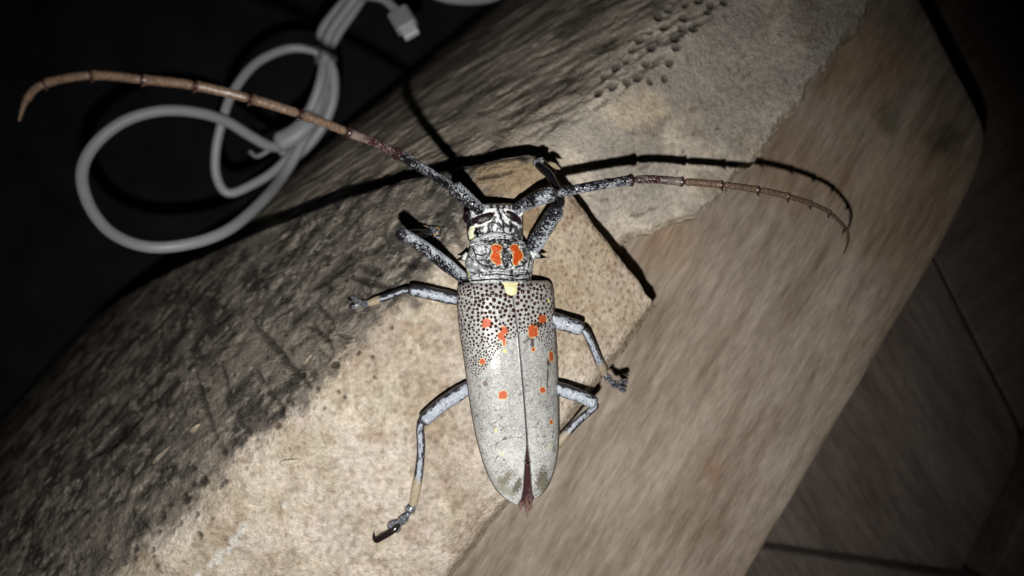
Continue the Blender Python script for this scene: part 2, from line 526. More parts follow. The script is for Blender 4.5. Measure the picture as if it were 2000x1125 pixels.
while len(pits) < 430 and tries < 9000:                     # fine pores of the pale end
    tries += 1
    px = rng.uniform(1030, 1290); py = rng.uniform(370, 800)
    x, y, _ = P(px, py, 23)
    if any((x - a) ** 2 + (y - b) ** 2 < 1.15 ** 2 for a, b, _, _ in pits): continue
    k = rng.random()
    r = rng.uniform(0.28, 0.52); pits.append((float(x), float(y), r, r * 0.55))
Z, Cn = pits_apply(X, Y, Z, Cn, pits, np.array((0.50, 0.45, 0.39)))
pits = [(float(u * NU[0] + v * NV[0]), float(u * NU[1] + v * NV[1]), r, r * .6) for u, v, r in
        zip(rng.uniform(-120, 0, 170), rng.uniform(-30, 14, 170), rng.uniform(0.2, 0.5, 170))]
Z, Cn = pits_apply(X, Y, Z, Cn, pits, np.array((0.66, 0.6, 0.55)))
gs = []
for a, b, c, d, wd, dp in [(380, 722, 424, 860, .9, 1.2), (490, 622, 608, 757, .8, 1.2), (277, 812, 193, 886, 2.2, 1.8), (683, 503, 612, 561, 2.0, 1.4), (430, 705, 450, 770, .6, .8),
                           (500, 725, 512, 745, .8, .9), (540, 780, 556, 815, .8, .9), (700, 520, 745, 535, 1.2, .9), (720, 495, 750, 480, 1.1, .9), (790, 512, 832, 520, 1.1, .8), (600, 640, 640, 664, .7, .8),
                           (930, 350, 1000, 335, .7, .5), (880, 390, 850, 420, .9, .6), (660, 655, 690, 662, .7, .6), (690, 545, 760, 560, 1.0, .8), (620, 600, 650, 625, .7, .7)]:
    x0, y0 = inv_pix(a, b, near_z); x1, y1 = inv_pix(c, d, near_z); gs.append((x0, y0, x1, y1, wd * 1.25, dp * 1.3))
Z, Cn = gouges_apply(X, Y, Z, Cn, gs, np.array((0.10, 0.09, 0.085))); gs = []
for _ in range(230):
    u = rng.uniform(-140, 20); v = rng.uniform(19, 75)
    x = u * NU[0] + v * NV[0]; y = u * NU[1] + v * NV[1]
    a = rng.choice([rng.normal(0.75, 0.25), rng.normal(-0.9, 0.3)], p=[0.6, 0.4]); L = rng.uniform(1.5, 7)
    gs.append((x, y, x + L * math.cos(a), y + L * math.sin(a), rng.uniform(0.3, 0.95), rng.uniform(0.3, 0.9)))
Z, Cn = gouges_apply(X, Y, Z, Cn, gs, np.array((0.30, 0.27, 0.25)))
gs = []
for _ in range(170):                                       # short curved nicks in the pale wood
    u = rng.uniform(-120, 15); v = rng.uniform(-30, 15)
    x = u * NU[0] + v * NV[0]; y = u * NU[1] + v * NV[1]; a = rng.uniform(0, 6.28); L = rng.uniform(.5, 1.1)
    for k_ in range(2):
        x1 = x + L * math.cos(a); y1 = y + L * math.sin(a); gs.append((x, y, x1, y1, .32, .35)); x, y = x1, y1; a += rng.uniform(.5, 1.1)
Z, Cn = gouges_apply(X, Y, Z, Cn, gs, np.array((0.62, 0.56, 0.50)))
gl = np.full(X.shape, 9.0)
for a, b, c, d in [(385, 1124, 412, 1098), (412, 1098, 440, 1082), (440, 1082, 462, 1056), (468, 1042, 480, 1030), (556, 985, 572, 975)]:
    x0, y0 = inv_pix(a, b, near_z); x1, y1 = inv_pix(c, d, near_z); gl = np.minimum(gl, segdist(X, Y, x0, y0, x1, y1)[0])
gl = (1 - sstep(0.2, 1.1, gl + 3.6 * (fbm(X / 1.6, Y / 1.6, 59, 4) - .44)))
Cn = mix(Cn, (0.76, 0.75, 0.72), 0.6 * gl)  # flash glint along the ridge, painted into the colour as a pale streak
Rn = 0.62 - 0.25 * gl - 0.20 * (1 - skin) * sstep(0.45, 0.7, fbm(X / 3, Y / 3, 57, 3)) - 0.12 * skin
NEAR = (X, Y, Z)
def add_skirt(Vv, Cv, Rv, n, m, zb):
    """turns the height sheet into a solid block: sides down to zb(x, y) and an underside"""
    idx = [i * m for i in range(n)] + [(n - 1) * m + j for j in range(1, m)] + [i * m + m - 1 for i in range(n - 2, -1, -1)] + list(range(m - 2, 0, -1))
    B = Vv[idx].copy()
    rings = []; cols = []
    for k in (0.25, 0.6, 1.0):
        R_ = B.copy(); bot = np.minimum(zb(B[:, 0], B[:, 1]), B[:, 2] - 0.5)
        R_[:, 2] = B[:, 2] + (bot - B[:, 2]) * k
        if k < 1:
            R_[:, :2] += 0.5 * (np.stack([fbm(B[:, 0] / 2, R_[:, 2] / 2, 91, 3), fbm(B[:, 1] / 2, R_[:, 2] / 2, 95, 3)], -1) - 0.5)
        rings.append(R_); cols.append(Cv[idx] * 0.9)
    k = len(idx); b = len(Vv); F = []
    prev = np.array(idx)
    for r in range(3):
        cur = np.arange(b + r * k, b + (r + 1) * k)
        F += np.stack([prev, np.roll(prev, -1), np.roll(cur, -1), cur], -1).tolist()
        prev = cur
    F.append(prev.tolist())
    return np.vstack([Vv] + rings), F, np.vstack([Cv] + cols), np.concatenate([Rv] + [Rv[idx]] * 3)

Vv = np.stack([X, Y, Z], -1).reshape(-1, 3)
F = grid_faces(nu, nv)
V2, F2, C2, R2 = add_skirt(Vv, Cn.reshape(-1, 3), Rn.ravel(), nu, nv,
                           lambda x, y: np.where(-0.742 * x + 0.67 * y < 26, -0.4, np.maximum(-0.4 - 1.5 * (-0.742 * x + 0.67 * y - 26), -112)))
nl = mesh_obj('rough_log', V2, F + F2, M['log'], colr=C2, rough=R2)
tag(nl, 'rough pale log end with dark pitted side, the beetle standing on it', 'log')

def near_surf(x, y):
    """height of the finished near log at x, y"""
    d = (NEAR[0] - x) ** 2 + (NEAR[1] - y) ** 2
    return float(NEAR[2].ravel()[d.argmin()])

# torn fibres that stand off the near log
for a, b, c, d, w_, col_ in [(1066, 326, 1090, 340, .75, (0.46, 0.37, 0.22)), (1072, 316, 1062, 330, .6, (0.38, 0.31, 0.2)), (372, 845, 394, 826, .7, (0.34, 0.28, 0.2)), (592, 712, 612, 690, .5, (0.30, 0.25, 0.19)),
                           (545, 905, 590, 897, .55, (0.55, 0.48, 0.38)), (300, 905, 335, 870, .6, (0.22, 0.18, 0.14))]:
    x0, y0 = inv_pix(a, b, near_z); x1, y1 = inv_pix(c, d, near_z)
    if a > 1000: x1, y1 = x0 + 2.6, y0 - 1.4 if d > b else y0 + 1.0
    z0 = near_surf(x0, y0); z1 = near_surf(x1, y1)
    pth = catmull([(x0, y0, z0), (.6 * x0 + .4 * x1, .6 * y0 + .4 * y1, .6 * z0 + .4 * z1 + .7), (x1, y1, z1 + .5)], 16)
    V_, F_, t_, h_ = tube(pth, w_ * np.interp(np.linspace(0, 1, 16), [0, .2, .7, 1], [.5, 1, .8, .15]), 10, .35, dispf=lambda l, th_: .15 * (fbm(th_ * 2, l * 2 + 0 * th_, 77, 2) - .5))
    mesh_obj('splinter', V_, F_, M['log'], nl, np.array(col_) * (.7 + .6 * fbm(t_ * 3, h_ * 2, 78, 3))[:, None], rough=np.full(len(V_), .6))

# ---- the far log
FU = np.array([0.77, 0.638]); FV = np.array([-0.638, 0.77])
def far_z0(u, v):
    t = np.maximum(v - 17.0, 0)
    return 11.0 + 0.05 * v - 0.62 * t * t / (t + 12) - 0.0115 * t ** 2 - 0.00006 * t ** 3
def far_z(x, y): return far_z0(0, -0.638 * x + 0.77 * y)
def far_vlow(u): return np.interp(u, [-170, -112, -41, 19, 22, 24, 27, 30, 40, 50, 68, 108, 150], [104, 78, 47, 12, -2, -7, -8.5, -9.5, -13.5, -16, -13.4, -3.7, 4])
nu, nv = 560, 260
U1 = np.linspace(-150, 142, nu)[:, None] + np.zeros((1, nv))
lo = far_vlow(U1)
lo = lo + np.where(U1 > 26, 5.5 * (fbm(U1 / 5.0, 0 * U1, 101, 5, .62) - 0.5), 0)
tv = np.linspace(0, 1, nv)[None, :]
V1 = lo + (112 - lo) * tv ** 1.15
X = U1 * FU[0] + V1 * FV[0]; Y = U1 * FU[1] + V1 * FV[1]
Z = far_z0(U1, V1)
de = V1 - lo
Z -= 2.0 * (1 - sstep(0, 2.2, de)) ** 2
Z += 1.6 * (fbm(X / 18, Y / 18, 111, 3) - 0.5)
Z = np.where(V1 < 4, Z * np.interp(U1, [22, 52], [0.45, 1.0]) + Z * (1 - np.interp(U1, [22, 52], [0.45, 1.0])) * sstep(-12, 4, V1), Z)
ridge = np.interp(U1, [-150, 0, 14, 30, 45, 60, 80, 140], [50, 38, 31, 25, 24.5, 28, 30, 32]) + 3.2 * (fbm(X / 7, Y / 7, 113, 4) - .5)
skin = sstep(-3.0, 2.5, V1 - ridge)
Z += (fbm(X / 1.1, Y / 1.1, 117, 4) - 0.5) * 0.6
sa = math.radians(27); SX = X * math.cos(sa) + Y * math.sin(sa); SY = -X * math.sin(sa) + Y * math.cos(sa)
Z += skin * 1.3 * (fbm(SX / 8, SY / 1.4, 121, 3) - 0.5)
pale = mix((0.30, 0.25, 0.195), (0.62, 0.54, 0.44), sstep(0.28, 0.72, fbm(X / 8, Y / 8, 131, 6, .62)))
pale = mix(pale, (0.38, 0.345, 0.30), 0.7 * sstep(0.42, 0.62, fbm(X / 13 + 4, Y / 13, 135, 4)))
wx, wy = inv_pix(1245, 215, far_z)
pale = mix(pale, (0.66, 0.52, 0.36), 0.6 * (1 - sstep(0.3, 1.1, np.hypot((X - wx) / 9, (Y - wy) / 6) + 1.0 * (fbm(X / 3, Y / 3, 137, 3) - .5))))
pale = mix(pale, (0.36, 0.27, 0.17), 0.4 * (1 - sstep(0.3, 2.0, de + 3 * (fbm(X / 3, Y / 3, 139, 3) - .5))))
dk = mix((0.11, 0.092, 0.072), (0.34, 0.29, 0.235), sstep(0.3, 0.7, fbm(SX / 9, SY / 1.6, 141, 5)))
Cf = mix(pale, dk, skin)
pits = []
for zx, zy in [(530, 20), (640, 20), (632, 50), (525, 78), (440, 120), (515, 122), (568, 125), (375, 142), (488, 170), (385, 208), (490, 207), (275, 262), (360, 278), (463, 272), (215, 375), (378, 355),
               (325, 338), (440, 340), (275, 355), (590, 0), (455, 45), (410, 75), (330, 175), (300, 215), (230, 290), (180, 330), (155, 400), (700, 5)]:
    x, y = inv_pix(1100 + zx / 2.222, zy / 2.222, far_z); r = rng.uniform(1.0, 1.35); pits.append((x, y, r, r * 1.7))
Z, Cf = pits_apply(X, Y, Z, Cf, pits, np.array((0.14, 0.13, 0.12)))
pits = [(float(u * FU[0] + v * FV[0]), float(u * FU[1] + v * FV[1]), r, r * .8) for u, v, r in zip(rng.uniform(20, 110, 170), rng.uniform(-14, 18, 170), rng.uniform(0.25, 0.6, 170))]
Z, Cf = pits_apply(X, Y, Z, Cf, pits, np.array((0.6, 0.56, 0.52)))
gs = []
for _ in range(420):
    u = rng.uniform(-70, 120); v = float(np.interp(u, [-150, 0, 14, 30, 45, 80, 140], [50, 38, 30, 23, 19.5, 20, 20])) + abs(rng.normal(0, 16)) - 1
    x = u * FU[0] + v * FV[0]; y = u * FU[1] + v * FV[1]
    a = rng.normal(math.radians(29), 0.13); L = rng.uniform(2.5, 11)
    gs.append((x, y, x - L * math.cos(a), y - L * math.sin(a), rng.uniform(0.35, 0.8), rng.uniform(0.4, 1.0)))
for a, b, c, d in [(1265, 410, 1292, 402), (1235, 420, 1262, 414), (1170, 395, 1190, 388), (1250, 330, 1270, 322), (1330, 300, 1336, 290)]:
    x0, y0 = inv_pix(a, b, far_z); x1, y1 = inv_pix(c, d, far_z); gs.append((x0, y0, x1, y1, .6, .6))
Z, Cf = gouges_apply(X, Y, Z, Cf, gs, np.array((0.26, 0.24, 0.22)))
FAR = (X, Y, Z)
Vv = np.stack([X, Y, Z], -1).reshape(-1, 3)
R_ = np.full(len(Vv), 0.66)
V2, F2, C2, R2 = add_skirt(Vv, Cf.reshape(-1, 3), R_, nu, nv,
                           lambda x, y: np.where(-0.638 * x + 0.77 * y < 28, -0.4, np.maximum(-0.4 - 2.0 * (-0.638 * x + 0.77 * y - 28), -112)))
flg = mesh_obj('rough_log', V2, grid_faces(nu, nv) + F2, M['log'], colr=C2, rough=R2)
tag(flg, 'grey brown log with rows of dark pits and streaked side, behind the beetle', 'log')

# ------------------------------------------------------------------ the beetle
beetle = empty('longhorn_beetle', (0.0, -14.0, 23.0))
tag(beetle, 'grey longhorn beetle with orange spots and very long antennae', 'beetle')
ROLL = 0.27

def spot(C, px, py, cx, cy, rx, ry, colr, rim=(0.72, 0.55, 0.28), seed=0, rimw=0.32, rot=0.0):
    dx = px - cx; dy = py - cy
    ex = dx * math.cos(rot) + dy * math.sin(rot); ey = -dx * math.sin(rot) + dy * math.cos(rot)
    e = (np.abs(ex / rx) ** 2.4 + np.abs(ey / ry) ** 2.4) ** (1 / 2.4) + 0.42 * (fbm(px / 4.2, py / 4.2, 200 + seed, 3) - 0.5)
    k = rimw * 5 / max(3.5, min(rx, ry))
    C = mix(C, rim, 0.85 * (1 - sstep(1.0 + k * .5, 1.0 + k, e)))
    return mix(C, colr, 1 - sstep(0.97, 1.06, e))

# --- body: head, pronotum and abdomen as one loft
ST = np.array([  # py, left px, right px, z centre, half height, warp of the section's sides
    (396.5, 955, 992, 33.0, 1.0, 0), (398, 938, 1003, 33.0, 2.4, 0), (401, 925, 1013, 33.0, 3.6, 0), (407, 917, 1018, 33.0, 4.5, 2), (418, 912.5, 1020, 33.0, 4.9, 4),
    (432, 911, 1021, 33.0, 5.0, 8), (444, 911.5, 1021, 33.1, 5.0, 14), (450, 913, 1021.5, 33.1, 4.9, 17), (452.5, 916, 1021, 33.1, 4.45, 18), (454.5, 917, 1022.5, 33.1, 4.5, 18), (456.5, 916, 1026, 33.1, 5.0, 18), (462, 917, 1029, 33.1, 5.3, 18),
    (466, 918.5, 1029.5, 33.1, 5.3, 16), (469, 918, 1030, 33.1, 5.15, 15), (473, 917, 1032, 33.1, 5.45, 13), (482, 915, 1037, 33.1, 5.7, 10), (496, 911, 1042, 33.0, 5.9, 7), (507, 908, 1043, 33.0, 5.9, 5), (518, 909, 1041, 32.9, 5.8, 4),
    (527, 912, 1039, 32.8, 5.5, 4), (531, 914, 1038.5, 32.8, 5.15, 4), (535, 913.5, 1038.5, 32.8, 5.3, 4), (541, 915, 1038.5, 32.7, 5.2, 4), (544.5, 917, 1038, 32.7, 5.0, 4), (548.5, 917.5, 1038.5, 32.7, 5.2, 4), (552, 922, 1037.5, 32.6, 4.6, 4), (555, 934, 1030, 32.3, 3.4, 3),
    (560, 925, 1050, 31.6, 3.8, 0), (575, 908, 1070, 31.0, 4.8, 0), (650, 905, 1078, 30.6, 4.9, 0), (750, 920, 1082, 29.8, 4.7, 0), (850, 938, 1082, 28.2, 4.4, 0),
    (910, 965, 1070, 26.4, 3.6, 0), (935, 985, 1060, 26.2, 2.8, 0), (955, 1005, 1049, 26.4, 2.0, 0), (972, 1016, 1043, 26.6, 1.3, 0), (984, 1021, 1039, 26.6, 0.7, 0)])
rows = np.concatenate([np.linspace(396.5, 556, 330), np.linspace(556, 984, 90)[1:]])
NS = 288
th = np.linspace(0, 2 * math.pi, NS, endpoint=False)
def ip(k): return np.interp(rows, ST[:, 0], ST[:, k])
Lx, Rx, zc, hz, wp = [ip(k)[:, None] for k in (1, 2, 3, 4, 5)]
# soften the polyline of the stations a little
q = np.cos(th)[None, :] + 0 * Lx; sn = np.sin(th)[None, :] + 0 * Lx
cx = (Lx + Rx) / 2; hw = (Rx - Lx) / 2
bpx = cx + hw * np.sign(q) * np.abs(q) ** 0.92
bpy_ = rows[:, None] + wp * q * q
tailk = sstep(556, 600, rows)[:, None]
bz = zc + hz * np.sign(sn) * np.abs(sn) ** 0.85 - ROLL * (bpx - cx) / 9.4 * np.where(rows[:, None] < 440, 0.8, 1.0)
topm = sstep(-0.1, 0.3, sn)
px, py = bpx, bpy_
g1 = fbm(px / 5.5, py / 5.5, 301, 4); g2 = fbm(px / 3.0 + 3 * g1, py / 3.0, 305, 4)
# wrinkles: thin black valleys between grey velvet
wr = np.minimum(np.abs(fbm(px / 13 + 1.1 * g1, py / 10 + 1.1 * g1, 311, 2) - 0.5), 1.2 * np.abs(fbm(px / 10 + 1.0 * g1, py / 13 + 1.0 * g1, 317, 2) - 0.47))
wrl = 1 - sstep(0.055, 0.075, wr)
hor = np.abs(fbm(px / 26, py / 5.0 + 1.8 * g1, 315, 3) - 0.5)
horl = 1 - sstep(0.055, 0.095, hor)
grey = mix((0.42, 0.43, 0.43), (0.62, 0.64, 0.65), sstep(0.35, 0.65, fbm(px / 8, py / 8, 321, 4)))
black = np.array((0.004, 0.004, 0.005))
sec = rows[:, None] + 0 * q
pron = sstep(453, 455, sec)
collar = pron * (1 - sstep(466, 470, sec)); rear = sstep(526, 529, sec)
disc = pron * (1 - collar) * (1 - rear)
dcol = grey
ink = disc * np.maximum(wrl, sstep(0.56, 0.62, g2) * 0.95) + (collar + rear) * np.maximum(horl, 0.7 * sstep(0.62, 0.72, g2))
# flanks of the pronotum: whiter with a few strong dark strokes
flank = disc * sstep(0.52, 0.8, np.abs(px - 985) / 62)
ink = ink * (1 - 0.35 * flank)
hb = sstep(0.44, 0.54, fbm(px / 6, py / 9, 331, 5)) * (1 - pron)
ink = np.maximum(ink, hb * 0.95)
bz = bz - 0.34 * ink * topm * (pron)
bz = bz + 0.22 * (g1 - 0.5) * topm
C = mix(dcol, black, np.clip(ink, 0, 1) * 0.96)
Rg = 0.75 + 0 * ink
# head drawing: eyes' white rims, centre groove, pale cheek
def line(pts, wdt, colr, k=1.0):
    global C
    d = polydist(px, py, pts) + 1.2 * (fbm(px / 3, py / 3, 341, 2) - .5)
    C = mix(C, colr, k * (1 - sstep(wdt * .7, wdt * 1.25, d)) * topm)
hd = 1 - pron
def Zp(lst): return [(850 + a / 4.687, 360 + b / 4.687) for a, b in lst]
C = mix(C, black, 0.9 * hd * (1 - sstep(5, 10, polydist(px, py, Zp([(300, 250), (290, 330), (300, 400)])))))
line(Zp([(360, 400), (400, 470), (390, 430)]), 5.5, black)
line(Zp([(330, 480), (330, 410), (360, 385), (430, 375), (520, 325), (560, 270)]), 2.0, (0.72, 0.73, 0.66))
line(Zp([(335, 490), (325, 440), (340, 405)]), 5.0, (0.74, 0.74, 0.52))
line(Zp([(335, 225), (345, 285), (400, 310), (455, 285), (480, 245), (545, 232)]), 3.2, (0.74, 0.75, 0.72))
line(Zp([(545, 232), (575, 290), (565, 340)]), 2.2, (0.62, 0.64, 0.64))
line(Zp([(640, 232), (700, 250), (760, 310), (785, 325), (790, 280)]), 3.0, (0.74, 0.75, 0.74))
line(Zp([(620, 270), (660, 320), (775, 385)]), 2.0, (0.70, 0.71, 0.70))
line(Zp([(580, 215), (600, 300), (628, 380), (630, 430)]), 1.3, black)
line(Zp([(540, 300), (515, 390), (520, 425)]), 3.0, black, .8)
line(Zp([(690, 340), (700, 400), (690, 425)]), 3.0, black, .8)
line(Zp([(345, 560), (440, 490), (560, 452), (660, 447), (800, 480)]), 0.0001, black)
crease = (1 - sstep(0.6, 1.5, np.abs(sec - 453.2)))
C = mix(C, black, 0.95 * crease); crease2 = (1 - sstep(0.5, 1.2, np.abs(sec - 456.4))); C = mix(C, (0.66, 0.67, 0.66), 0.8 * crease2 * topm)
for yy in (468.6, 530.6, 544.4): C = mix(C, black, 0.7 * (1 - sstep(0.4, 1.4, np.abs(sec - yy + 1.5 * (g1 - .5)))))
# dark creases of the pronotum
for pts in ([(345, 590), (370, 650), (380, 700), (430, 740), (485, 752)], [(860, 580), (882, 640), (862, 700), (850, 765)], [(375, 640), (435, 652), (470, 630)], [(400, 700), (450, 690), (480, 715)],
            [(625, 640), (618, 690), (640, 760)], [(660, 645), (672, 700), (665, 770)], [(695, 640), (690, 700), (705, 745)], [(600, 570), (640, 592), (690, 570)], [(420, 515), (500, 522), (545, 500)],
            [(640, 470), (640, 540)], [(600, 505), (680, 508)], [(690, 525), (785, 503)], [(430, 832), (560, 822), (700, 835), (860, 818)], [(335, 885), (520, 868), (700, 880), (880, 862)],
            [(400, 780), (405, 845)], [(300, 650), (345, 695)], [(505, 585), (497, 640)], [(803, 590), (818, 655)], [(500, 755), (560, 770), (600, 750)], [(740, 760), (800, 745), (840, 700)], [(840, 790), (870, 850)]):
    line(Zp(pts), 1.5, black, .97)
# orange kidney marks
blk = 1 - sstep(0.9, 1.25, np.hypot((px - 989) / 8, (py - 505) / 17))
C = mix(C, black, 0.8 * blk * disc * sstep(.42, .56, fbm(px / 2.6, py / 5, 355, 3)))
OR = np.array((0.42, 0.062, 0.008))
def zc_(a, b): return 850 + a / 4.687, 360 + b / 4.687
for lst in ([(560, 585, 46, 34, 0), (553, 665, 42, 55, 0), (578, 708, 28, 32, 0.3)], [(728, 585, 38, 34, 0), (757, 655, 44, 52, 0), (735, 712, 26, 30, 0)]):
    for rnd in (0, 1):
        for (a, b, rx, ry, ro) in lst:
            X_, Y_ = zc_(a, b)
            e = np.hypot((px - X_) / (rx / 4.687), (py - Y_) / (ry / 4.687)) + 0.35 * (fbm(px / 2.6, py / 2.6, 351, 3) - .5)
            m_ = topm * (1 - sstep(1.12, 1.22, e)) if rnd == 0 else topm * (1 - sstep(0.96, 1.04, e))
            C = mix(C, (0.55, 0.42, 0.20) if rnd == 0 else OR, m_)
            Rg = np.where(m_ > .5, 0.6, Rg)
yl = np.hypot((px - 914) / 4, (py - 537) / 7); C = mix(C, (0.62, 0.66, 0.28), 0.8 * (1 - sstep(0.6, 1.3, yl)))
# under side and abdomen: dark purple brown
C = mix(C, (0.05, 0.026, 0.028), np.maximum(1 - sstep(-0.55, -0.2, sn), sstep(556, 560, sec)))
bw = P(bpx, bpy_, bz)
Vb = bw.reshape(-1, 3)
Fb = grid_faces(len(rows), NS, wrap=True, flip=False)
e0 = bw[0].mean(0); e1 = bw[-1].mean(0)
Vb = np.vstack([Vb, e0, e1]); nb = len(rows) * NS
for j in range(NS):
    Fb.append([nb, (j + 1) % NS, j]); Fb.append([nb + 1, nb - NS + j, nb - NS + (j + 1) % NS])
Cb = np.vstack([C.reshape(-1, 3), [black], [(0.05, 0.03, 0.03)]])
Rb = np.concatenate([Rg.ravel(), [.5, .5]])
lum = Cb.mean(1); Rb = np.where(lum < .06, .2, np.where(lum < .2, .4, .8))
body = mesh_obj('body', Vb, Fb, M['body'], beetle, Cb, rough=Rb)
body['label'] = 'grey and black wrinkled head and pronotum with two orange marks'

def body_top(x_, y_):
    """height of the upper side of the body near pixel x_, y_"""
    d = (bpx - x_) ** 2 + (bpy_ - y_) ** 2 + np.where(sn < 0.05, 1e6, 0)
    return float(bz.ravel()[d.argmin()])

# side spines of the pronotum
for pts, nm in (([(914, 500, 33.0), (905, 504, 33.2), (897, 506, 33.3), (891.5, 507.2, 33.4)], 0), ([(1034, 495, 32.2), (1047, 498, 32.0), (1058, 501, 31.8), (1068, 502.8, 31.6)], 1)):
    path = catmull([P(*p) for p in pts], 16)
    V, F, t, h = tube(path, np.linspace(1, 0.02, 16) ** 0.95 * (1.0 if nm == 0 else 1.35), 20, 0.8)
    tn = t / t.max()
    c = mix((0.55, 0.57, 0.56), black, np.clip(sstep(0.30, 0.62, tn + .5 * (fbm(t * 3, h * 2, 361, 3) - .5)), 0, 1))
    mesh_obj('spine', V, F, M['limb'], beetle, c, rough=np.full(len(V), .35))

# eyes: dark bands wrapped around the antenna sockets
for lst, r0 in ((Zp([(345, 350), (380, 335), (440, 318), (500, 292), (550, 262)]), 1.05), (Zp([(645, 255), (680, 280), (730, 318), (785, 365)]), 0.95), (Zp([(300, 240), (292, 300), (300, 360)]), 0.9)):
    p3 = [P(a, b, body_top(a, b) - 0.25) for a, b in lst]
    path = catmull(p3, 26); k = np.sin(np.linspace(0.10, 0.97, 26) * pi) ** 0.55 * r0
    V, F, t, h = tube(path, k, 20, 0.55)
    mesh_obj('eye', V, F, M['eye'], beetle)

# --- wing cases
EL = np.array([(551.5, 905), (554, 898), (558, 894), (564, 892.5), (580, 891.5), (600, 892), (650, 897), (700, 905), (750, 911.5), (800, 918.5), (850, 928), (900, 941.5), (930, 953), (955, 967), (970, 981), (980, 995), (986, 1007)])
ESL = np.array([(551.5, 992), (570, 1000), (650, 1011), (700, 1016), (750, 1020.5), (800, 1024.5), (850, 1028), (870, 1028.6), (900, 1026), (950, 1023), (975, 1019), (986, 1011)])
ESR = np.array([(548, 1000), (570, 1000.8), (650, 1011.8), (700, 1016.8), (750, 1021.3), (800, 1025.3), (850, 1029), (870, 1030), (900, 1034), (950, 1037), (965, 1039), (973, 1043)])
ER = np.array([(548, 1070), (550, 1074), (556, 1078), (570, 1081), (600, 1083), (650, 1085.5), (700, 1088), (750, 1090.5), (800, 1092), (850, 1092.3), (880, 1091), (905, 1087), (925, 1081.5), (945, 1073.5), (960, 1064), (969, 1055), (973, 1047)])
def arc_top(y):  return np.interp(y, [548, 556, 580, 640, 720, 800, 870, 920, 960, 986], [30.2, 30.6, 30.8, 30.6, 30.0, 28.9, 27.6, 26.6, 26.0, 25.9])
def arc_h(y):    return np.interp(y, [548, 552, 558, 568, 585, 640, 720, 800, 870, 920, 960, 986], [4.8, 6.0, 6.8, 7.4, 7.7, 8.0, 7.9, 7.6, 6.8, 5.8, 4.3, 2.4])

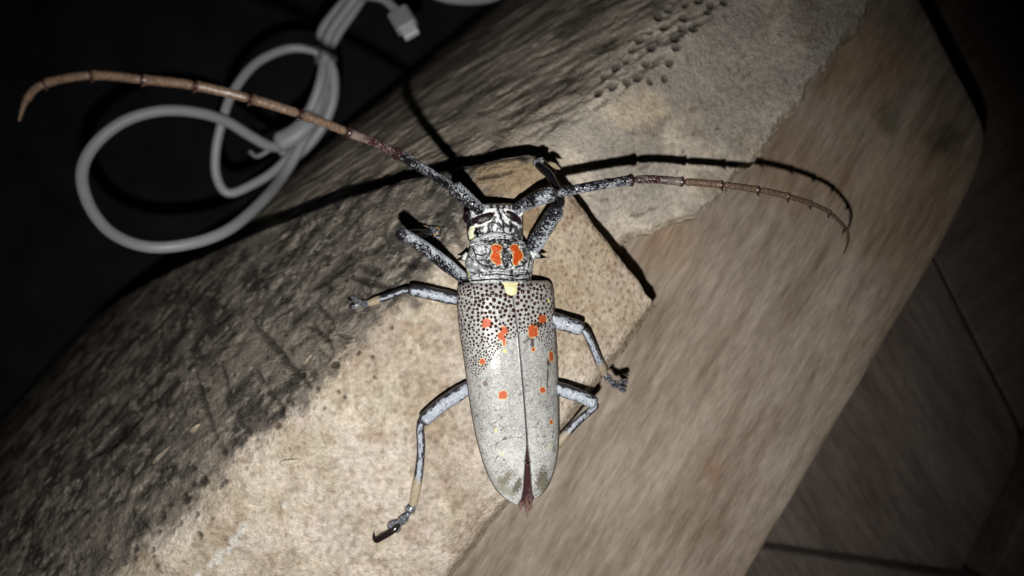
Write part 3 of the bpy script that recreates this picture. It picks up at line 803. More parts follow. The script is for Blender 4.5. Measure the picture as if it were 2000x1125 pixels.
def elytron(side):
    A, B = (EL, ESL) if side < 0 else (ER, ESR)
    y0, y1 = A[0, 0], A[-1, 0]
    k = np.linspace(0, 1, 380); yy = y0 + (y1 - y0) * (k - 0.12 * np.sin(2 * pi * k) / (2 * pi) * 1.0)
    xa = np.interp(yy, A[:, 0], A[:, 1]); xs = np.interp(yy, B[:, 0], B[:, 1])
    ker = np.hanning(13); ker /= ker.sum()
    def sm(a): return np.convolve(np.pad(a, 6, mode='reflect', reflect_type='odd'), ker, 'valid')
    xa, xs = sm(xa), sm(xs)
    xl = np.interp(yy, EL[:, 0], EL[:, 1]); xr = np.interp(yy, ER[:, 0], ER[:, 1])
    xl = np.where(yy > 960, np.interp(yy, [960, 990], [970, 985]), xl); xr = np.where(yy > 945, np.interp(yy, [945, 990], [1074, 1060]), xr)
    xl, xr = sm(xl), sm(xr)
    m = 150 if side < 0 else 120
    f = np.linspace(0, 1, m)[None, :]
    cx = ((xl + xr) / 2)[:, None]; hw = ((xr - xl) / 2)[:, None]
    # even steps in angle, from the seam to the outer margin
    qs = np.clip((xs[:, None] - cx) / hw, -0.999, .999); qa = np.clip((xa[:, None] - cx) / hw, -1, 1)
    ang = np.arcsin(qs) + (np.arcsin(qa) - np.arcsin(qs)) * f
    q = np.sin(ang)
    px = cx + hw * q; py = yy[:, None] + 0 * q
    z = arc_top(yy)[:, None] + arc_h(yy)[:, None] * np.sqrt(np.clip(1 - np.abs(q) ** 2.3, 0, 1)) - ROLL * (px - cx) / 9.4
    ds = np.abs(px - xs[:, None]); dm = np.abs(px - xa[:, None])
    fx, fy = px, py
    # velvet ground: fine speckle, brown worn veins, warm grey white
    n1 = fbm(fx / 9, fy / 14, 401, 4); n2 = fbm(fx / 1.7, fy / 1.7, 405, 3); n3 = fbm(fx / 3.5, fy / 3.5, 409, 4)
    C = mix((0.30, 0.30, 0.288), (0.39, 0.392, 0.372), sstep(0.3, 0.7, n1)) * (1 + 0.38 * sstep(780, 900, fy))[..., None]
    C = mix(C, (0.36, 0.35, 0.345), 0.55 * sstep(740, 640, fy) * sstep(.35, .6, n3))
    C = mix(C, (0.13, 0.12, 0.12), 0.75 * sstep(0.60, 0.74, n2)); C = mix(C, (0.60, 0.60, 0.57), 0.5 * sstep(0.42, 0.30, n2))
    basal = sstep(735, 640, fy + 26 * (n1 - .5))
    vein = 1 - sstep(0.010, 0.032, np.abs(fbm(fx / 11 + 1.6 * n3, fy / 14 + 1.6 * n2, 415, 3) - 0.5))
    C = mix(C, (0.085, 0.03, 0.028), 0.85 * vein * sstep(0.50, 0.66, fbm(fx / 13, fy / 13, 421, 3)) * (0.25 + 0.75 * sstep(780, 640, fy)))
    cr = 1 - sstep(0.006, 0.018, np.abs(fbm(fx / 15 + 1.2 * n3, fy / 15, 431, 3) - 0.5))
    C = mix(C, (0.07, 0.05, 0.05), 0.8 * cr * sstep(0.50, 0.60, fbm(fx / 8, fy / 8, 435, 3)) * sstep(640, 740, fy))
    blot = lambda X_, Y_, rx, ry, cc, kk, sd, rot=0.0: mix(C, cc, kk * (1 - sstep(.85, 1.35, np.hypot(((fx - X_) * math.cos(rot) + (fy - Y_) * math.sin(rot)) / rx, (-(fx - X_) * math.sin(rot) + (fy - Y_) * math.cos(rot)) / ry) + 2.1 * (fbm(fx / 2.3, fy / 2.3, sd, 4, .6) - .5))))
    if side < 0:
        C = blot(990, 934, 7, 17, (0.15, 0.13, 0.085), .8, 441, 0.5); C = blot(978, 940, 6, 8, (0.19, 0.17, 0.12), .7, 443)
        C = blot(1010, 950, 6.5, 15, (0.085, 0.07, 0.045), .85, 445, 0.4); C = blot(990, 958, 14, 7, (0.24, 0.235, 0.17), .7, 446, .5)
        C = blot(931.5, 812, 3, 3, (0.17, 0.165, 0.16), .8, 447); C = blot(948, 750, 4, 5, (0.13, 0.09, 0.09), .8, 448)
        C = blot(987, 856, 4, 3, (0.12, 0.07, 0.07), .8, 449); C = blot(981, 886, 6, 6, (0.62, 0.61, 0.43), .6, 450)
        for pts in ([(955, 873), (968, 868), (985, 857), (1000, 853), (1024, 856)], [(958, 830), (972, 822), (985, 811)], [(964, 908), (967, 898), (972, 891)], [(978, 840), (983, 833)], [(1010, 775), (1018, 768)], [(938, 755), (936, 780)]):
            d = polydist(fx, fy, pts) + 3.0 * (fbm(fx / 2.4, fy / 2.4, 451, 2) - .42); C = mix(C, (0.075, 0.055, 0.055), 0.8 * (1 - sstep(.5, 1.3, d)))
        sp = [(950.3, 631, 9.6, 8.4), (984.5, 645, 7.2, 7.5), (979.0, 656, 7, 7.5), (984.5, 667, 2.8, 8), (942.4, 706.4, 5.2, 5.8), (982.2, 772, 7.4, 8)]
        ye = [(985.5, 685.7, 3.6, 3.2), (968.4, 840, 2.6, 2.6)]
    else:
        C = blot(1058, 936, 9.5, 20, (0.10, 0.085, 0.055), .85, 461, 0.25); C = blot(1063, 948, 9, 12, (0.20, 0.19, 0.135), .7, 463)
        C = blot(1082, 877, 3, 6.5, (0.17, 0.165, 0.14), .8, 465); C = blot(1073, 872, 5, 7, (0.60, 0.60, 0.42), .5, 466)
        C = blot(1052, 634, 13, 5, (0.05, 0.016, 0.014), .9, 467); C = blot(1040, 668, 3, 12, (0.06, 0.02, 0.015), .85, 468); C = blot(1030, 662, 4, 9, (0.07, 0.03, 0.02), .6, 469, .6)
        C = blot(1073, 705, 4, 7, (0.06, 0.02, 0.018), .9, 470); C = blot(1070, 735, 1.5, 24, (0.07, 0.022, 0.02), .8, 471, .05)
        for pts in ([(1041, 833), (1050, 835), (1062, 833)], [(1050, 828), (1053, 822)], [(1020, 690), (1027, 680), (1031, 672)], [(1064, 873), (1069, 865)], [(1026, 752), (1034, 754)], [(1079, 855), (1082, 840)]):
            d = polydist(fx, fy, pts) + 3.0 * (fbm(fx / 2.4, fy / 2.4, 473, 2) - .42); C = mix(C, (0.075, 0.045, 0.04), 0.85 * (1 - sstep(.5, 1.4, d)))
        sp = [(1059, 622.8, 7.8, 8.2), (1040.5, 646.7, 9.0, 11.5), (1041.6, 683, 3.0, 3.4), (1076.6, 696.8, 4.2, 8.4), (1060, 762, 5, 5.4), (1076.7, 824.4, 2.6, 4.2)]
        ye = [(1071, 587, 4.2, 4.6), (1052, 776, 0.1, 0.1)]
    for rnd in (0, 1):
        for i, (X_, Y_, rx, ry) in enumerate(sp):
            ep = 4.0 if rx > 9 else 2.4
            e = (np.abs((fx - X_) / rx) ** ep + np.abs((fy - Y_) / ry) ** ep) ** (1 / ep)
            nz = 0.75 * (fbm(fx / 5, fy / 5, 480 + i, 4) - .5)
            if rnd == 0:
                g = 1.5 / min(rx, ry); C = mix(C, (0.60, 0.46, 0.22), 0.9 * (1 - sstep(1.0 + g * .6, 1.0 + g * 1.2, e + nz)))
            else:
                C = mix(C, (0.42, 0.075, 0.022), 1 - sstep(0.95, 1.06, e + nz))
    for X_, Y_, rx, ry in ye:
        e = np.hypot((fx - X_) / rx, (fy - Y_) / ry) + .5 * (fbm(fx / 3, fy / 3, 491, 2) - .5); C = mix(C, (0.72, 0.56, 0.13) if Y_ > 600 else (0.70, 0.68, 0.25), 1 - sstep(.8, 1.15, e))
    # dark raised seam and margin
    seam = 1 - sstep(1.0, 2.0, ds - 0.6 * sstep(850, 960, fy)); marg = 1 - sstep(1.6, 3.0, dm + 1.2 * (n3 - .5))
    C = mix(C, (0.055, 0.05, 0.058), 0.85 * seam * sstep(575, 690, fy) + 0.6 * seam * (1 - sstep(575, 690, fy)))
    C = mix(C, (0.03, 0.028, 0.032), 0.95 * marg)
    z = z + 0.16 * (1 - sstep(0.5, 2.6, ds)) * sstep(600, 720, fy) + 0.05 * (n2 - .5) + 0.10 * (n3 - .5) * basal
    z = z + 0.22 * (1 - sstep(0.0, 0.035, 1 - f))
    Rg = 0.33 + 0.10 * n3 + 0.2 * (C[..., 0] > 4 * C[..., 2]) + 0.12 * sstep(820, 930, fy)
    top = P(px, py, z)
    n_, m_ = px.shape
    bot = top.copy(); bot[..., 2] -= 0.7
    bot[:, -1, 2] -= 0.9
    V = np.vstack([top.reshape(-1, 3), bot.reshape(-1, 3)]); N = n_ * m_
    fl_ = side < 0
    F = grid_faces(n_, m_, flip=not fl_) + grid_faces(n_, m_, base=N, flip=fl_)
    idx = [i * m_ for i in range(n_)] + [(n_ - 1) * m_ + j for j in range(1, m_)] + [i * m_ + m_ - 1 for i in range(n_ - 2, -1, -1)] + list(range(m_ - 2, 0, -1))
    k = len(idx)
    for i in range(k):
        a, b = idx[i], idx[(i + 1) % k]; F.append([a, b, b + N, a + N] if fl_ else [b, a, a + N, b + N])
    CC = np.vstack([C.reshape(-1, 3), np.tile((0.04, 0.035, 0.04), (N, 1))])
    o = mesh_obj('elytron', V, F, M['elytron'], beetle, CC, rough=np.concatenate([Rg.ravel(), np.full(N, .5)]))
    o['label'] = 'grey wing case with orange spots and dark tubercles'
    # glossy tubercles over the base
    T = []; pts = []
    tries = 0
    x0, x1 = (892, 1012) if side < 0 else (1000, 1088)
    avoid = [(a, b, max(rx, ry) * 1.05) for a, b, rx, ry in sp]
    while tries < 9000:
        tries += 1
        X_ = rng.uniform(x0, x1); Y_ = rng.uniform(556, 745)
        xs_ = np.interp(Y_, B[:, 0], B[:, 1]); xm_ = np.interp(Y_, A[:, 0], A[:, 1])
        dS = abs(X_ - xs_); W = abs(xm_ - xs_)
        if (X_ - xs_) * side < 2.0 or dS > W - 2.5: continue
        fr = dS / W
        lim = np.interp(fr, [0, .25, .5, .8, 1], [655, 668, 700, 738, 715]) if side < 0 else np.interp(fr, [0, .3, .6, 1], [650, 650, 668, 705])
        if Y_ > lim: continue
        k_ = (Y_ - 555) / (lim - 555)
        r = np.interp(k_, [0, .25, .6, 1], [2.7, 3.1, 2.5, 1.3]) * np.interp(fr, [0, .5, .85, 1], [1.15, 1.0, .8, .62]) * rng.uniform(.8, 1.15)
        if Y_ > 572 - 0 and np.hypot(X_ - 999, Y_ - 562) < 15: continue
        if np.hypot(X_ - 999, Y_ - 562) < 14: continue
        if any((X_ - a) ** 2 + (Y_ - b) ** 2 < (c * .95) ** 2 for a, b, c in avoid): continue
        gap = np.interp(k_, [0, 1], [1.72, 2.1])
        if any((X_ - a) ** 2 + (Y_ - b) ** 2 < (gap * (r + c) / 1.0 * .72) ** 2 for a, b, c in pts): continue
        pts.append((X_, Y_, r))
    nrm = np.cross(np.gradient(top, axis=1), np.gradient(top, axis=0)); nrm /= np.linalg.norm(nrm, axis=2)[..., None] + 1e-9
    nrm *= np.sign(nrm[..., 2:3] + 1e-9)
    for X_, Y_, r in pts:
        i = (np.abs(px - X_) * 1.0 + np.abs(py - Y_)).argmin(); i, j = divmod(int(i), m_)
        nn = nrm[i, j]; a = np.cross(nn, (0, 1, 0)); a /= np.linalg.norm(a); b = np.cross(nn, a)
        rr = r / 9.5 * 1.28
        T.append(ellipsoid(top[i, j] + nn * rr * .15, (rr, rr, rr * .72), (a, b, nn), 7, 10))
    V, F, _ = merge(T)
    t = mesh_obj('tubercles', V, F, M['tubercle'], o); t['kind'] = 'stuff'
    return o
e_l = elytron(-1); e_r = elytron(1)

# scutellum: pale yellow tongue at the head of the seam
k = np.linspace(0, 1, 26); a_ = np.linspace(-1, 1, 25)
K, A_ = np.meshgrid(k, a_, indexing='ij')
wv = np.interp(K, [0, .15, .5, .75, .9, 1], [17, 14.0, 11.2, 10.6, 8.6, 3.0])
spx = 996.5 + 3.5 * K + wv * A_ * np.interp(K, [0, 1], [.98, .98]); spy = 551.5 + 25.5 * K
sz = np.interp(K, [0, .4, 1], [37.6, 38.5, 38.95]) - 0.5 * np.abs(A_) ** 2.2 - 0.3 * A_ - 0.35 * sstep(.85, 1, K)
tp = P(spx, spy, sz); bt = tp.copy(); bt[..., 2] -= 1.3
V = np.vstack([tp.reshape(-1, 3), bt.reshape(-1, 3)]); N = 26 * 25
F = grid_faces(26, 25) + grid_faces(26, 25, base=N, flip=True)
idx = [i * 25 for i in range(26)] + [25 * 25 + j for j in range(1, 25)] + [i * 25 + 24 for i in range(24, -1, -1)] + list(range(23, 0, -1))
for i in range(len(idx)):
    a, b = idx[i], idx[(i + 1) % len(idx)]; F.append([b, a, a + N, b + N])
sc = mesh_obj('scutellum', V, F, M['scutellum'], beetle); sc['label'] = 'pale yellow scutellum'

# tail of the abdomen: hairy brown tip with small points
T = []
for pts, r0 in (([(1027, 900, 31.0), (1029, 940, 29.6), (1030, 975, 27.8), (1029, 990, 27.0), (1030, 1012, 26.4)], .75), ([(1031, 905, 31.0), (1033, 950, 29.2), (1036, 980, 27.6), (1040, 994, 27.0)], .65), ([(1024, 955, 28.8), (1020, 975, 27.7), (1017, 990, 27.2), (1016, 998, 27.0)], .6), ([(1030, 960, 28.8), (1034, 985, 27.4), (1035, 998, 27.0)], .55)):
    path = catmull([P(*p) for p in pts], 22)
    V, F, t, h = tube(path, r0 * np.interp(np.linspace(0, 1, 22), [0, .3, .75, 1], [.25, .9, .9, .06]), 12, dispf=lambda l, th_: .12 * (fbm(th_ * 2 + l, l * 3 + 0 * th_, 501, 2) - .5))
    T.append((V, F, mix((0.045, 0.018, 0.022), (0.22, 0.14, 0.12), sstep(.45, .95, t / t.max() + .5 * (fbm(t * 4, h * 2, 503, 2) - .5)))))
V, F, C = merge(T)
mesh_obj('abdomen_tip', V, F, M['limb'], beetle, C, rough=np.full(len(V), .35))

# --- legs
def limb_color(t, h, seed, base=0.5, style='speckle', ph=0.0, thr=.5):
    """grey velvet over black, worn off in speckles"""
    if style == 'smooth':                              # velvet intact: dark only along the edges and in thin scratches
        n2 = fbm(t * .9, h * 2.6, seed + 7, 4, .6); n3 = fbm(t * 5, h * 5, seed + 9, 3)
        c = mix((0.25, 0.275, 0.315), (0.46, 0.49, 0.545), sstep(.35, .65, .5 * n2 + .5 * n3))
        e = np.maximum(np.cos(h - ph), np.cos(h - pi - ph) - .35)     # front edge worn widest, rear edge a thin line
        dkm = np.maximum(sstep(thr - .12, thr + .12, e + 1.1 * (n2 - .5) + .6 * (n3 - .5)), .9 * sstep(.62, .70, n2))
        return mix(c, (0.006, 0.005, 0.007), dkm * .95)
    nn = fbm(t * .55, h * 1.0, seed, 3); n2 = fbm(t * 4.6, h * 6.0, seed + 7, 3, .6)
    c = mix((0.27, 0.29, 0.325), (0.50, 0.53, 0.585), sstep(.30, .55, n2))
    side = 0.13 * np.cos(h - 0.4)                     # worn to black along one edge
    dkm = sstep(base - .035, base + .035, .33 * nn + .67 * n2 + side)
    return mix(c, (0.005, 0.004, 0.005), dkm * .99)

def leg(name, femur, tibia, seed, rf, rt, base_f=0.53, base_t=0.5, gold=0.0, tarsi=(), claws=(), label=None, rim=0.9, tgold=.7, style='smooth', thr=.55):
    parts = []
    ph = 0.0 if femur[-1][0] > femur[0][0] else pi
    pf = catmull([P(*p) for p in femur], 110)
    k = np.linspace(0, 1, 110)
    rad = rf * np.interp(k, [0, .06, .3, .75, .93, .985, 1], [.55, .85, 1.06, .98, .95, .72, .3])
    V, F, t, h = tube(pf, rad, 60, 0.9, dispf=lambda l, th_: .06 * (fbm(th_ * 3, l * 3 + 0 * th_, seed, 3) - .5))
    c = limb_color(t, h, seed, base_f, style, ph, thr)
    tn = t / t.max(); c = mix(c, (0.004, 0.003, 0.004), rim * sstep(.90, .97, tn)); c = mix(c, (0.02, 0.016, 0.02), .7 * (1 - sstep(.03, .09, tn)))
    parts.append((V, F, c))
    pt = catmull([P(*p) for p in tibia], 100); k = np.linspace(0, 1, 100)
    rad = rt * np.interp(k, [0, .05, .12, .5, .85, 1], [.55, .8, .86, .95, 1.15, .95])
    V, F, t, h = tube(pt, rad, 48, 0.9, dispf=lambda l, th_: .05 * (fbm(th_ * 3, l * 3 + 0 * th_, seed + 3, 3) - .5))
    c = limb_color(t, h, seed + 11, base_t, style, ph, thr - .2); tn = t / t.max()
    if gold: c = mix(c, mix((0.30, 0.22, 0.12), (0.42, 0.36, 0.27), fbm(t * 5, h * 4, seed + 5, 2)), gold * sstep(.62, .74, tn + .1 * (fbm(t, h, seed, 2) - .5)))
    parts.append((V, F, c))
    V, F, C = merge(parts)
    lg = mesh_obj('leg', V, F, M['limb'], beetle, C, rough=np.full(len(V), .42))
    if label: lg['label'] = label
    for (x0, y0, z0, x1, y1, z1, w_) in tarsi:
        a = P(x0, y0, z0); b = P(x1, y1, z1); ax = b - a; L = np.linalg.norm(ax); ax /= L
        pth = np.array([a + ax * L * s_ for s_ in np.linspace(0, 1, 14)])
        rad = w_ * np.interp(np.linspace(0, 1, 14), [0, .1, .45, .8, .95, 1], [.25, .5, .85, 1, .72, .25])
        V, F, t, h = tube(pth, rad, 18, 0.55, dispf=lambda l, th_: .05 * (fbm(th_ * 3, l * 5 + 0 * th_, seed + 9, 2) - .5))
        g = mix((0.02, 0.02, 0.026), (0.16, 0.168, 0.195), sstep(.35, .65, fbm(t * 5, h * 2.5, seed + 21, 3)))
        g = mix(g, (0.42, 0.27, 0.09), tgold * sstep(.5, .95, np.abs(np.cos(h))) * sstep(.55, .9, t / t.max()))
        mesh_obj('tarsal_segment', V, F, M['limb'], lg, g, rough=np.full(len(V), .35))
    for pts, r0 in claws:
        pth = catmull([P(*p) for p in pts], 26)
        V, F, t, h = tube(pth, r0 * np.interp(np.linspace(0, 1, 26), [0, .15, .5, .72, 1], [.6, .9, 1.0, .95, .05]), 14, .8)
        mesh_obj('claw', V, F, M['claw'], lg)
    return lg

def gz(px_, py_, up=0.5):
    """height of the near log where (px, py) looks at it, plus up"""
    z = 22.0
    for _ in range(5):
        x, y, _z = P(px_, py_, z); z = near_surf(x, y) + up
    return z

# front left: raised thigh, shin folded back underneath
leg('l', [(912, 548, 31.5), (895, 535, 32.5), (850, 500, 36.0), (810, 472, 39.0), (776, 453, 41.5)], [(777, 454, 40.6), (795, 455, 36), (822, 455, 31.0), (840, 458, gz(840, 458, 1.2))], 601, 1.42, 0.8, .50, .30, .0,
    tarsi=[(802, 446, gz(802, 446, 2.6), 836, 446, gz(836, 446, 1.4), .75), (832, 446, gz(832, 446, 1.3), 858, 453, gz(858, 453, .9), 1.05), (856, 450, gz(856, 450, .9), 853, 468, gz(853, 468, .6), .9), (850, 459, gz(850, 459, .6), 836, 464, gz(836, 464, .5), .7)], tgold=1.0,
    claws=[([(852, 455, gz(852, 455, .8)), (858, 452, gz(858, 452, .8)), (860, 461, gz(860, 461, .2))], .3)], style='speckle', label='raised speckled front leg folded at the knee')
# front right: shin reaches over the end of the log
leg('l', [(1030, 500, 31.0), (1040, 484, 32.0), (1060, 452, 35), (1078, 425, 37.5), (1092, 405, 38.8)], [(1091, 408, 38.4), (1096, 396, 37.4), (1092, 380, 35.8), (1075, 345, 32.5), (1052, 323, gz(1052, 323, .9))], 621, 1.72, 0.9, .46, .30, .0,
    tarsi=[(1053, 324, gz(1053, 324, .8), 1043, 313, gz(1043, 313, .5), .9), (1046, 314, gz(1046, 314, .7), 1062, 313, gz(1046, 314, .9), .75), (1058, 324, 28.5, 1080, 336, 26.5, .55)],
    claws=[([(1060, 313, 29.3), (1066, 315, 29.0), (1068, 319, 28.2)], .28)], style='speckle', rim=.6, label='dark front leg hooked over the end of the log')
# middle left
leg('l', [(908, 588, 30.5), (880, 582, 31.2), (840, 573, 32.0), (797, 565, 32.4)], [(799, 566, 32.0), (785, 569, 31.2), (755, 580, 29.8), (722, 592, gz(722, 592, 1.3))], 641, 1.35, 0.82, .50, .48, .9,
    tarsi=[(724, 591, gz(724, 591, .9), 707, 595, gz(707, 595, .6), .95), (709, 595, gz(709, 595, .6), 697, 588, gz(697, 588, .6), .8), (700, 590, gz(700, 590, .6), 686, 580, gz(686, 580, .6), .75), (701, 594, gz(701, 594, .5), 687, 600, gz(687, 600, .5), .7)],
    claws=[([(692, 588, gz(692, 588, .9)), (683, 585, gz(683, 585, 1.1)), (678, 580, gz(678, 580, .2))], .3), ([(694, 594, gz(694, 594, .9)), (687, 596, gz(687, 596, 1.0)), (682, 601, gz(682, 601, .1))], .3)], thr=.28, label='short middle leg, dark in front and white behind')
# middle right
zt = 17.0
leg('l', [(1070, 618, 29.0), (1095, 629, 29.4), (1120, 637, 29.8), (1139, 644, 30.0)], [(1139, 644, 29.6), (1148, 656, 28.6), (1163, 690, 25.6), (1180, 728, gz(1178, 726, 1.2))], 661, 1.62, 0.98, .56, .46, .9,
    tarsi=[(1179, 728, gz(1176, 724, 1.0), 1193, 745, 19.6, .95), (1191, 743, 19.8, 1207, 755, 18.6, .95), (1204, 748, 18.8, 1227, 745, 17.8, .75), (1205, 752, 18.6, 1222, 765, 17.4, .75)],
    claws=[([(1210, 751, 18.8), (1220, 753, 18.4), (1226, 757, 17.0)], .26)], rim=.25, label='pale grey middle leg reaching to the log edge')
# hind left: long, with a hooked claw
leg('l', [(930, 748, 28.5), (905, 763, 29.0), (860, 793, 30.0), (822, 826, 30.2)], [(824, 824, 29.8), (820, 838, 29.0), (822, 880, 27.4), (817, 930, 25.8), (807, 985, gz(807, 985, 1.3))], 681, 1.55, 0.98, .54, .49, .95,
    tarsi=[(808, 981, gz(808, 981, 1.0), 797, 1003, gz(797, 1003, .8), 1.25), (800, 1000, gz(800, 1000, .8), 780, 1022, gz(780, 1022, .8), 1.15), (784, 1015, gz(784, 1015, .8), 757, 1030, gz(757, 1030, .6), 1.0), (784, 1020, gz(784, 1020, .6), 772, 1040, gz(772, 1040, .6), .8)],
    claws=[([(780, 1024, gz(780, 1024, 1.4)), (768, 1036, gz(768, 1036, 1.6)), (748, 1048, gz(748, 1048, 1.4)), (734, 1055, gz(734, 1055, .9)), (730, 1046, gz(730, 1046, .5)), (731, 1036, gz(731, 1036, .2))], .75)], label='long hind leg ending in a hooked black claw')
# hind right: folded, foot hidden below the wing case
leg('l', [(1070, 752, 27.5), (1100, 762, 27.6), (1135, 775, 27.8), (1166, 789, 27.8)], [(1166, 789, 27.3), (1158, 798, 26.2), (1130, 822, 23.6), (1096, 858, 21.0), (1080, 876, 20.4)], 701, 1.45, 0.95, .55, .52, .8,
    tarsi=[(1086, 868, 20.8, 1072, 884, 20.2, .9)], rim=.5, label='folded hind leg tucked back under the wing case')

# --- antennae
def antenna(nodes, scape, seed, kr, label):
    """scape is the root joint; each later joint hangs on it"""
    ps = catmull([P(*p) for p in scape], 100); k = np.linspace(0, 1, 100)
    rad = 1.45 * np.interp(k, [0, .05, .10, .16, .5, .85, .93, .96, 1], [.55, .85, .75, .85, 1.0, 1.18, 1.12, .8, .5])
    V, F, t, h = tube(ps, rad, 60, dispf=lambda l, th_: .22 * (fbm(th_ * 5, l * 3.6 + 0 * th_, seed, 3) - .5))
    c = limb_color(t, h, seed, .485) * .8; c = mix(c, (0.02, .018, .02), .7 * sstep(.955, .975, t / t.max()))
    root = mesh_obj('antenna', V, F, M['limb'], beetle, c, rough=np.full(len(V), .36))
    root['label'] = label
    N = [P(*p) for p in nodes]
    full = catmull(N, 40 * (len(N) - 1) + 1)
    # arc positions of the joints on the smooth curve
    at = [int(((full - q_) ** 2).sum(1).argmin()) for q_ in N]
    for i in range(len(N) - 1):
        seg = full[at[i]:at[i + 1] + 1]
        seg = catmull(seg[::max(1, len(seg) // 8)].tolist() + [seg[-1]] if len(seg) % max(1, len(seg) // 8) != 1 else seg[::max(1, len(seg) // 8)], 72)
        r0 = kr[i]; r1 = kr[i] * .96; kk = np.linspace(0, 1, 72)
        knob = 1.28 if i < 7 else 1.12
        rad = np.interp(kk, [0, .03, .07, .80, .90, .955, .985, 1], [.55, .75, .95, 1.0, 1.08, knob if i else 1.38, knob * .85, .5]) * np.linspace(r0, r1, 72)
        if i == len(N) - 2: rad = np.linspace(1, .35, 72) * r0
        amp = .30 if i == 0 else .16 if i == 1 else .08
        V, F, t, h = tube(seg, rad, 36, dispf=lambda l, th_: amp * (fbm(th_ * 3.5, l * 3.2 + 0 * th_, seed + i * 5, 3) - .5))
        tn = t / t.max()
        nn = fbm(t * 3.6, h * 3.5, seed + 31 + i, 3)
        if i == 0:
            c = limb_color(t * 1.1, h, seed + 41, .455) * .75
        elif i == 1:
            c = mix((0.035, 0.010, 0.010), (0.22, 0.20, 0.20), sstep(.52, .66, nn) * .7); c = mix(c, (0.17, 0.135, 0.115), sstep(.5, .8, tn + .3 * (nn - .5)) * .8)
        else:
            g = min(1, (i - 2) / 5)
            c = mix((0.09, 0.056, 0.037), (0.165, 0.112, 0.078), sstep(.35, .65, nn)) * (1.0 - .3 * g if seed > 820 else 1.0)
        c = mix(c, (0.028, 0.010, 0.010), .92 * (sstep(.91, .945, tn) if i < 8 else 0 * tn))
        c = mix(c, (0.05, 0.02, 0.018), .8 * (1 - sstep(.015, .05, tn)))
        parts = [(V, F, c)]
        # small spines along the inner side and a pair at each joint
        T = np.gradient(seg, axis=0); T /= np.linalg.norm(T, axis=1)[:, None]
        ns = {0: 26, 1: 16, 2: 8}.get(i, 4 if i < 8 else 0)
        for s_ in range(ns):
            q_ = int(rng.uniform(6, 62)); side = np.cross(T[q_], (0, 0, 1)); side /= np.linalg.norm(side)
            if side[1] > 0: side = -side
            dr = side + rng.normal(0, .5) * np.array((0, 0, 1)) + .5 * T[q_]; dr /= np.linalg.norm(dr)
            b = seg[q_] + dr * rad[q_] * .8; ln = rng.uniform(.25, .5) * (1.0 if i < 3 else .6)
            v_, f_, _, _ = tube(np.array([b, b + dr * ln * .6, b + dr * (ln + .1)]), [.14, .08, .01], 6)
            parts.append((v_, f_, np.tile((0.03, 0.02, 0.02), (len(v_), 1))))
        if 2 <= i < 8:
            q_ = 67; side = np.cross(T[q_], (0, 0, 1)); side /= np.linalg.norm(side)
            if side[1] > 0: side = -side
            dr = side + .35 * T[q_]; b = seg[q_] + dr * rad[q_] * .5
            v_, f_, _, _ = tube(np.array([b, b + dr * .55, b + dr * .95]), [.34, .26, .03], 8)
            parts.append((v_, f_, np.tile((0.03, 0.012, 0.012), (len(v_), 1))))
        V, F, C = merge(parts)
        mesh_obj('antenna_segment', V, F, M['limb'], root, C, rough=np.full(len(V), .30 if i > 1 else .34))
    return root

zl = body_top(936, 412); zr = body_top(1009, 411)
antenna([(884, 366, 39.4), (771, 297, 49), (676, 257, 56), (584, 222, 61.5), (486, 192, 65.5), (381, 167, 68.5), (278, 155, 70), (178, 147, 70.5), (86, 164, 70), (52, 195, 69), (37, 236, 67)],
        [(938, 411, zl - .6), (932, 405, zl + .4), (916, 391, zl + 1.0), (898, 376, 39.0), (882, 364, 39.6)], 811, [1.0, .86, .84, .83, .82, .80, .74, .68, .60, .48], 'long brown antenna raised high over the dark ground')
antenna([(1084, 377, 38.2), (1240, 351, 37.6), (1336, 355, 37.8), (1412, 361, 38.0), (1483, 371, 38.0), (1541, 384, 37.6), (1585, 398, 36.6), (1622, 416, 35), (1652, 448, 32.5), (1656, 470, 31), (1648, 496, 29)],
        [(1007, 411, zr - .6), (1013, 406, zr + .4), (1030, 397, zr + 1.0), (1058, 384, 38.2), (1086, 376, 38.3)], 851, [1.02, .88, .80, .74, .68, .58, .48, .40, .35, .31], 'antenna stretched low over the log with curled tip')

# white sockets round the antenna roots
for (X_, Y_, zz, rr) in ((936, 412, zl, 1.35), (1010, 411, zr, 1.15)):
    c = P(X_, Y_, zz - .35); a = np.linspace(0, 2 * pi, 40, endpoint=False)
    V = []
    for t in a:
        for u in np.linspace(0, 2 * pi, 10, endpoint=False):
            r = rr + .30 * math.cos(u); V.append(c + np.array((r * math.cos(t), r * math.sin(t), .35 * math.sin(u) - .2 * math.cos(t))))
    V = np.array(V); F = grid_faces(40, 10, wrap=True)
    F += [[390 + j, 390 + (j + 1) % 10, (j + 1) % 10, j] for j in range(10)]
    mesh_obj('antenna_socket', V, F, M['limb'], beetle, np.tile((.60, .62, .62), (400, 1)) * (0.35 + .65 * sstep(.35, .6, fbm(np.repeat(a, 10) * 2, np.tile(np.arange(10), 40) * .4, 871, 2)))[:, None], rough=np.full(400, .5))

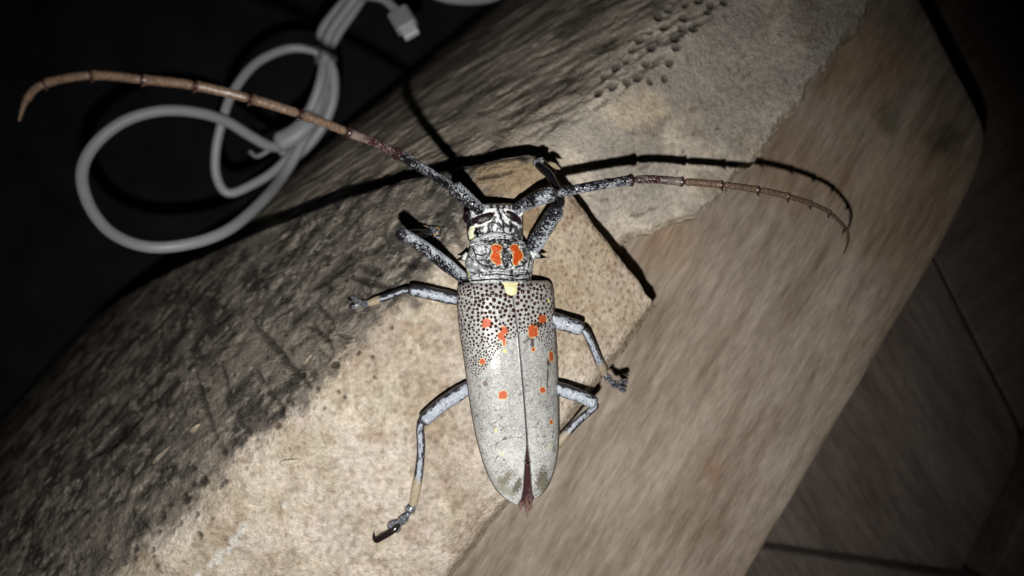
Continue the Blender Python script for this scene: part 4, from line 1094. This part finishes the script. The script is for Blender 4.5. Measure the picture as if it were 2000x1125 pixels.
# ------------------------------------------------------------------ the white cable
cable = empty('charging_cable', P(560, 300, -48))
tag(cable, 'pale looped cable tied in a bundle, lying against the dark log sides', 'cable')
CR = 1.62
def cord(name, pts, r=CR, n=90):
    path = catmull([P(*p) for p in pts], n)
    V, F, t, h = tube(path, r, 14)
    return mesh_obj(name, V, F, M['cable'], cable)
cord('cord', [(646, 118, -46), (634, 160, -46), (618, 215, -46), (590, 280, -45), (555, 340, -42), (515, 390, -31), (450, 446, gz(450, 446, 1.5)), (375, 475, -12), (290, 482, -8), (220, 456, -9), (176, 404, -10), (160, 340, -11), (183, 285, -13), (240, 238, -16), (310, 217, -20),
              (380, 219, -25), (440, 236, -31), (490, 266, -37), (530, 286, -42), (565, 280, -46), (600, 240, -47), (622, 180, -48), (633, 120, -48)], CR, 240)
cord('cord', [(628, 112, -45), (610, 98, -44), (560, 96, -42), (500, 124, -38), (455, 180, -34), (433, 240, -33), (421, 300, -34), (424, 348, -35), (446, 377, -36), (490, 362, -39), (540, 330, -43), (590, 275, -47), (630, 205, -49), (645, 160, -49), (640, 116, -48)], CR * .86, 200)
cord('cord', [(640, 112, -46), (652, 150, -47), (648, 205, -48), (620, 262, -49), (575, 305, -48), (548, 286, -47), (570, 258, -45), (605, 215, -45), (626, 160, -44), (634, 112, -45)], CR, 120)
for dx, dz in ((-9, -1), (2, 2), (12, -1)):
    cord('cord', [(636 + dx * .7, 118, -46 + dz), (634 + dx, 92, -46 + dz), (644 + dx * 1.6, 60, -46 + dz), (668 + dx * 1.6, 26, -46 + dz), (700 + dx * 1.2, -14, -46 + dz), (740 + dx, -60, -47 + dz)], CR, 50)
cord('cord', [(690, -6, -45), (720, -8, -44), (748, -2, -43), (768, 14, -42), (782, 28, -41)], CR * .9, 40)
cord('cord', [(740, -60, -47), (800, -40, -50), (850, -10, -54), (900, 1, -57), (960, -4, -60), (1010, -30, -62)], CR * .9, 60)
# tie round the bundle
V, F, t, h = tube(catmull([P(638, 122, -46.5), P(636, 112, -46.5), P(635, 104, -46.5)], 8), 3.6, 20)
mesh_obj('cable_tie', V, F, M['tie'], cable)
def bevel_box(c, ax, ay, az, hx, hy, hz, b=.7):
    A = np.array([ax, ay, az], float)
    V = []; 
    secs = [(-hz, b), (-hz + b, 0), (hz - b, 0), (hz, b)]
    for z_, i_ in secs:
        x_, y_ = hx - i_, hy - i_
        c_ = min(b, .45 * min(x_, y_))
        for (a, d) in [(x_, y_ - c_), (x_ - c_, y_), (-x_ + c_, y_), (-x_, y_ - c_), (-x_, -y_ + c_), (-x_ + c_, -y_), (x_ - c_, -y_), (x_, -y_ + c_)]:
            V.append(np.asarray(c) + np.array((a, d, z_)) @ A)
    F = grid_faces(4, 8, wrap=True) + [list(range(8))[::-1], list(range(24, 32))]
    return np.array(V), F
def plug(pa, pb, wd, th_, tip):
    a = P(*pa); b = P(*pb); d = b - a; L = np.linalg.norm(d); d /= L
    s_ = np.cross(d, (0, 0, 1)); s_ /= np.linalg.norm(s_); u_ = np.cross(s_, d)
    V, F = bevel_box((a + b) / 2, s_, u_, d, wd, th_, L / 2, .8)
    pl = mesh_obj('plug', V, F, M['cable'], cable, smooth=False)
    if not tip: return
    V, F = bevel_box(b + d * tip / 2, s_, u_, d, wd * .72, th_ * .5, tip / 2 + .4, .25)
    mesh_obj('plug_contact', V, F, M['pins'], pl, smooth=False)
plug((776, 22, -41.5), (798, 58, -39), 3.4, 2.2, 2.2)
V, F, t, h = tube(catmull([P(612, 222, -44), P(596, 244, -43), P(572, 264, -42.5), P(540, 280, -42.5)], 24), 3.1 * np.interp(np.linspace(0, 1, 24), [0, .2, .92, 1], [.6, .95, 1, .7]), 20, .7)
mesh_obj('cable_sleeve', V, F, M['cable'], cable)
cord('cord', [(540, 282, -43), (515, 300, -44), (500, 305, -45), (488, 296, -46)], .7, 20)

for o in list(bpy.data.objects):
    if '_o' in o: del o['_o']
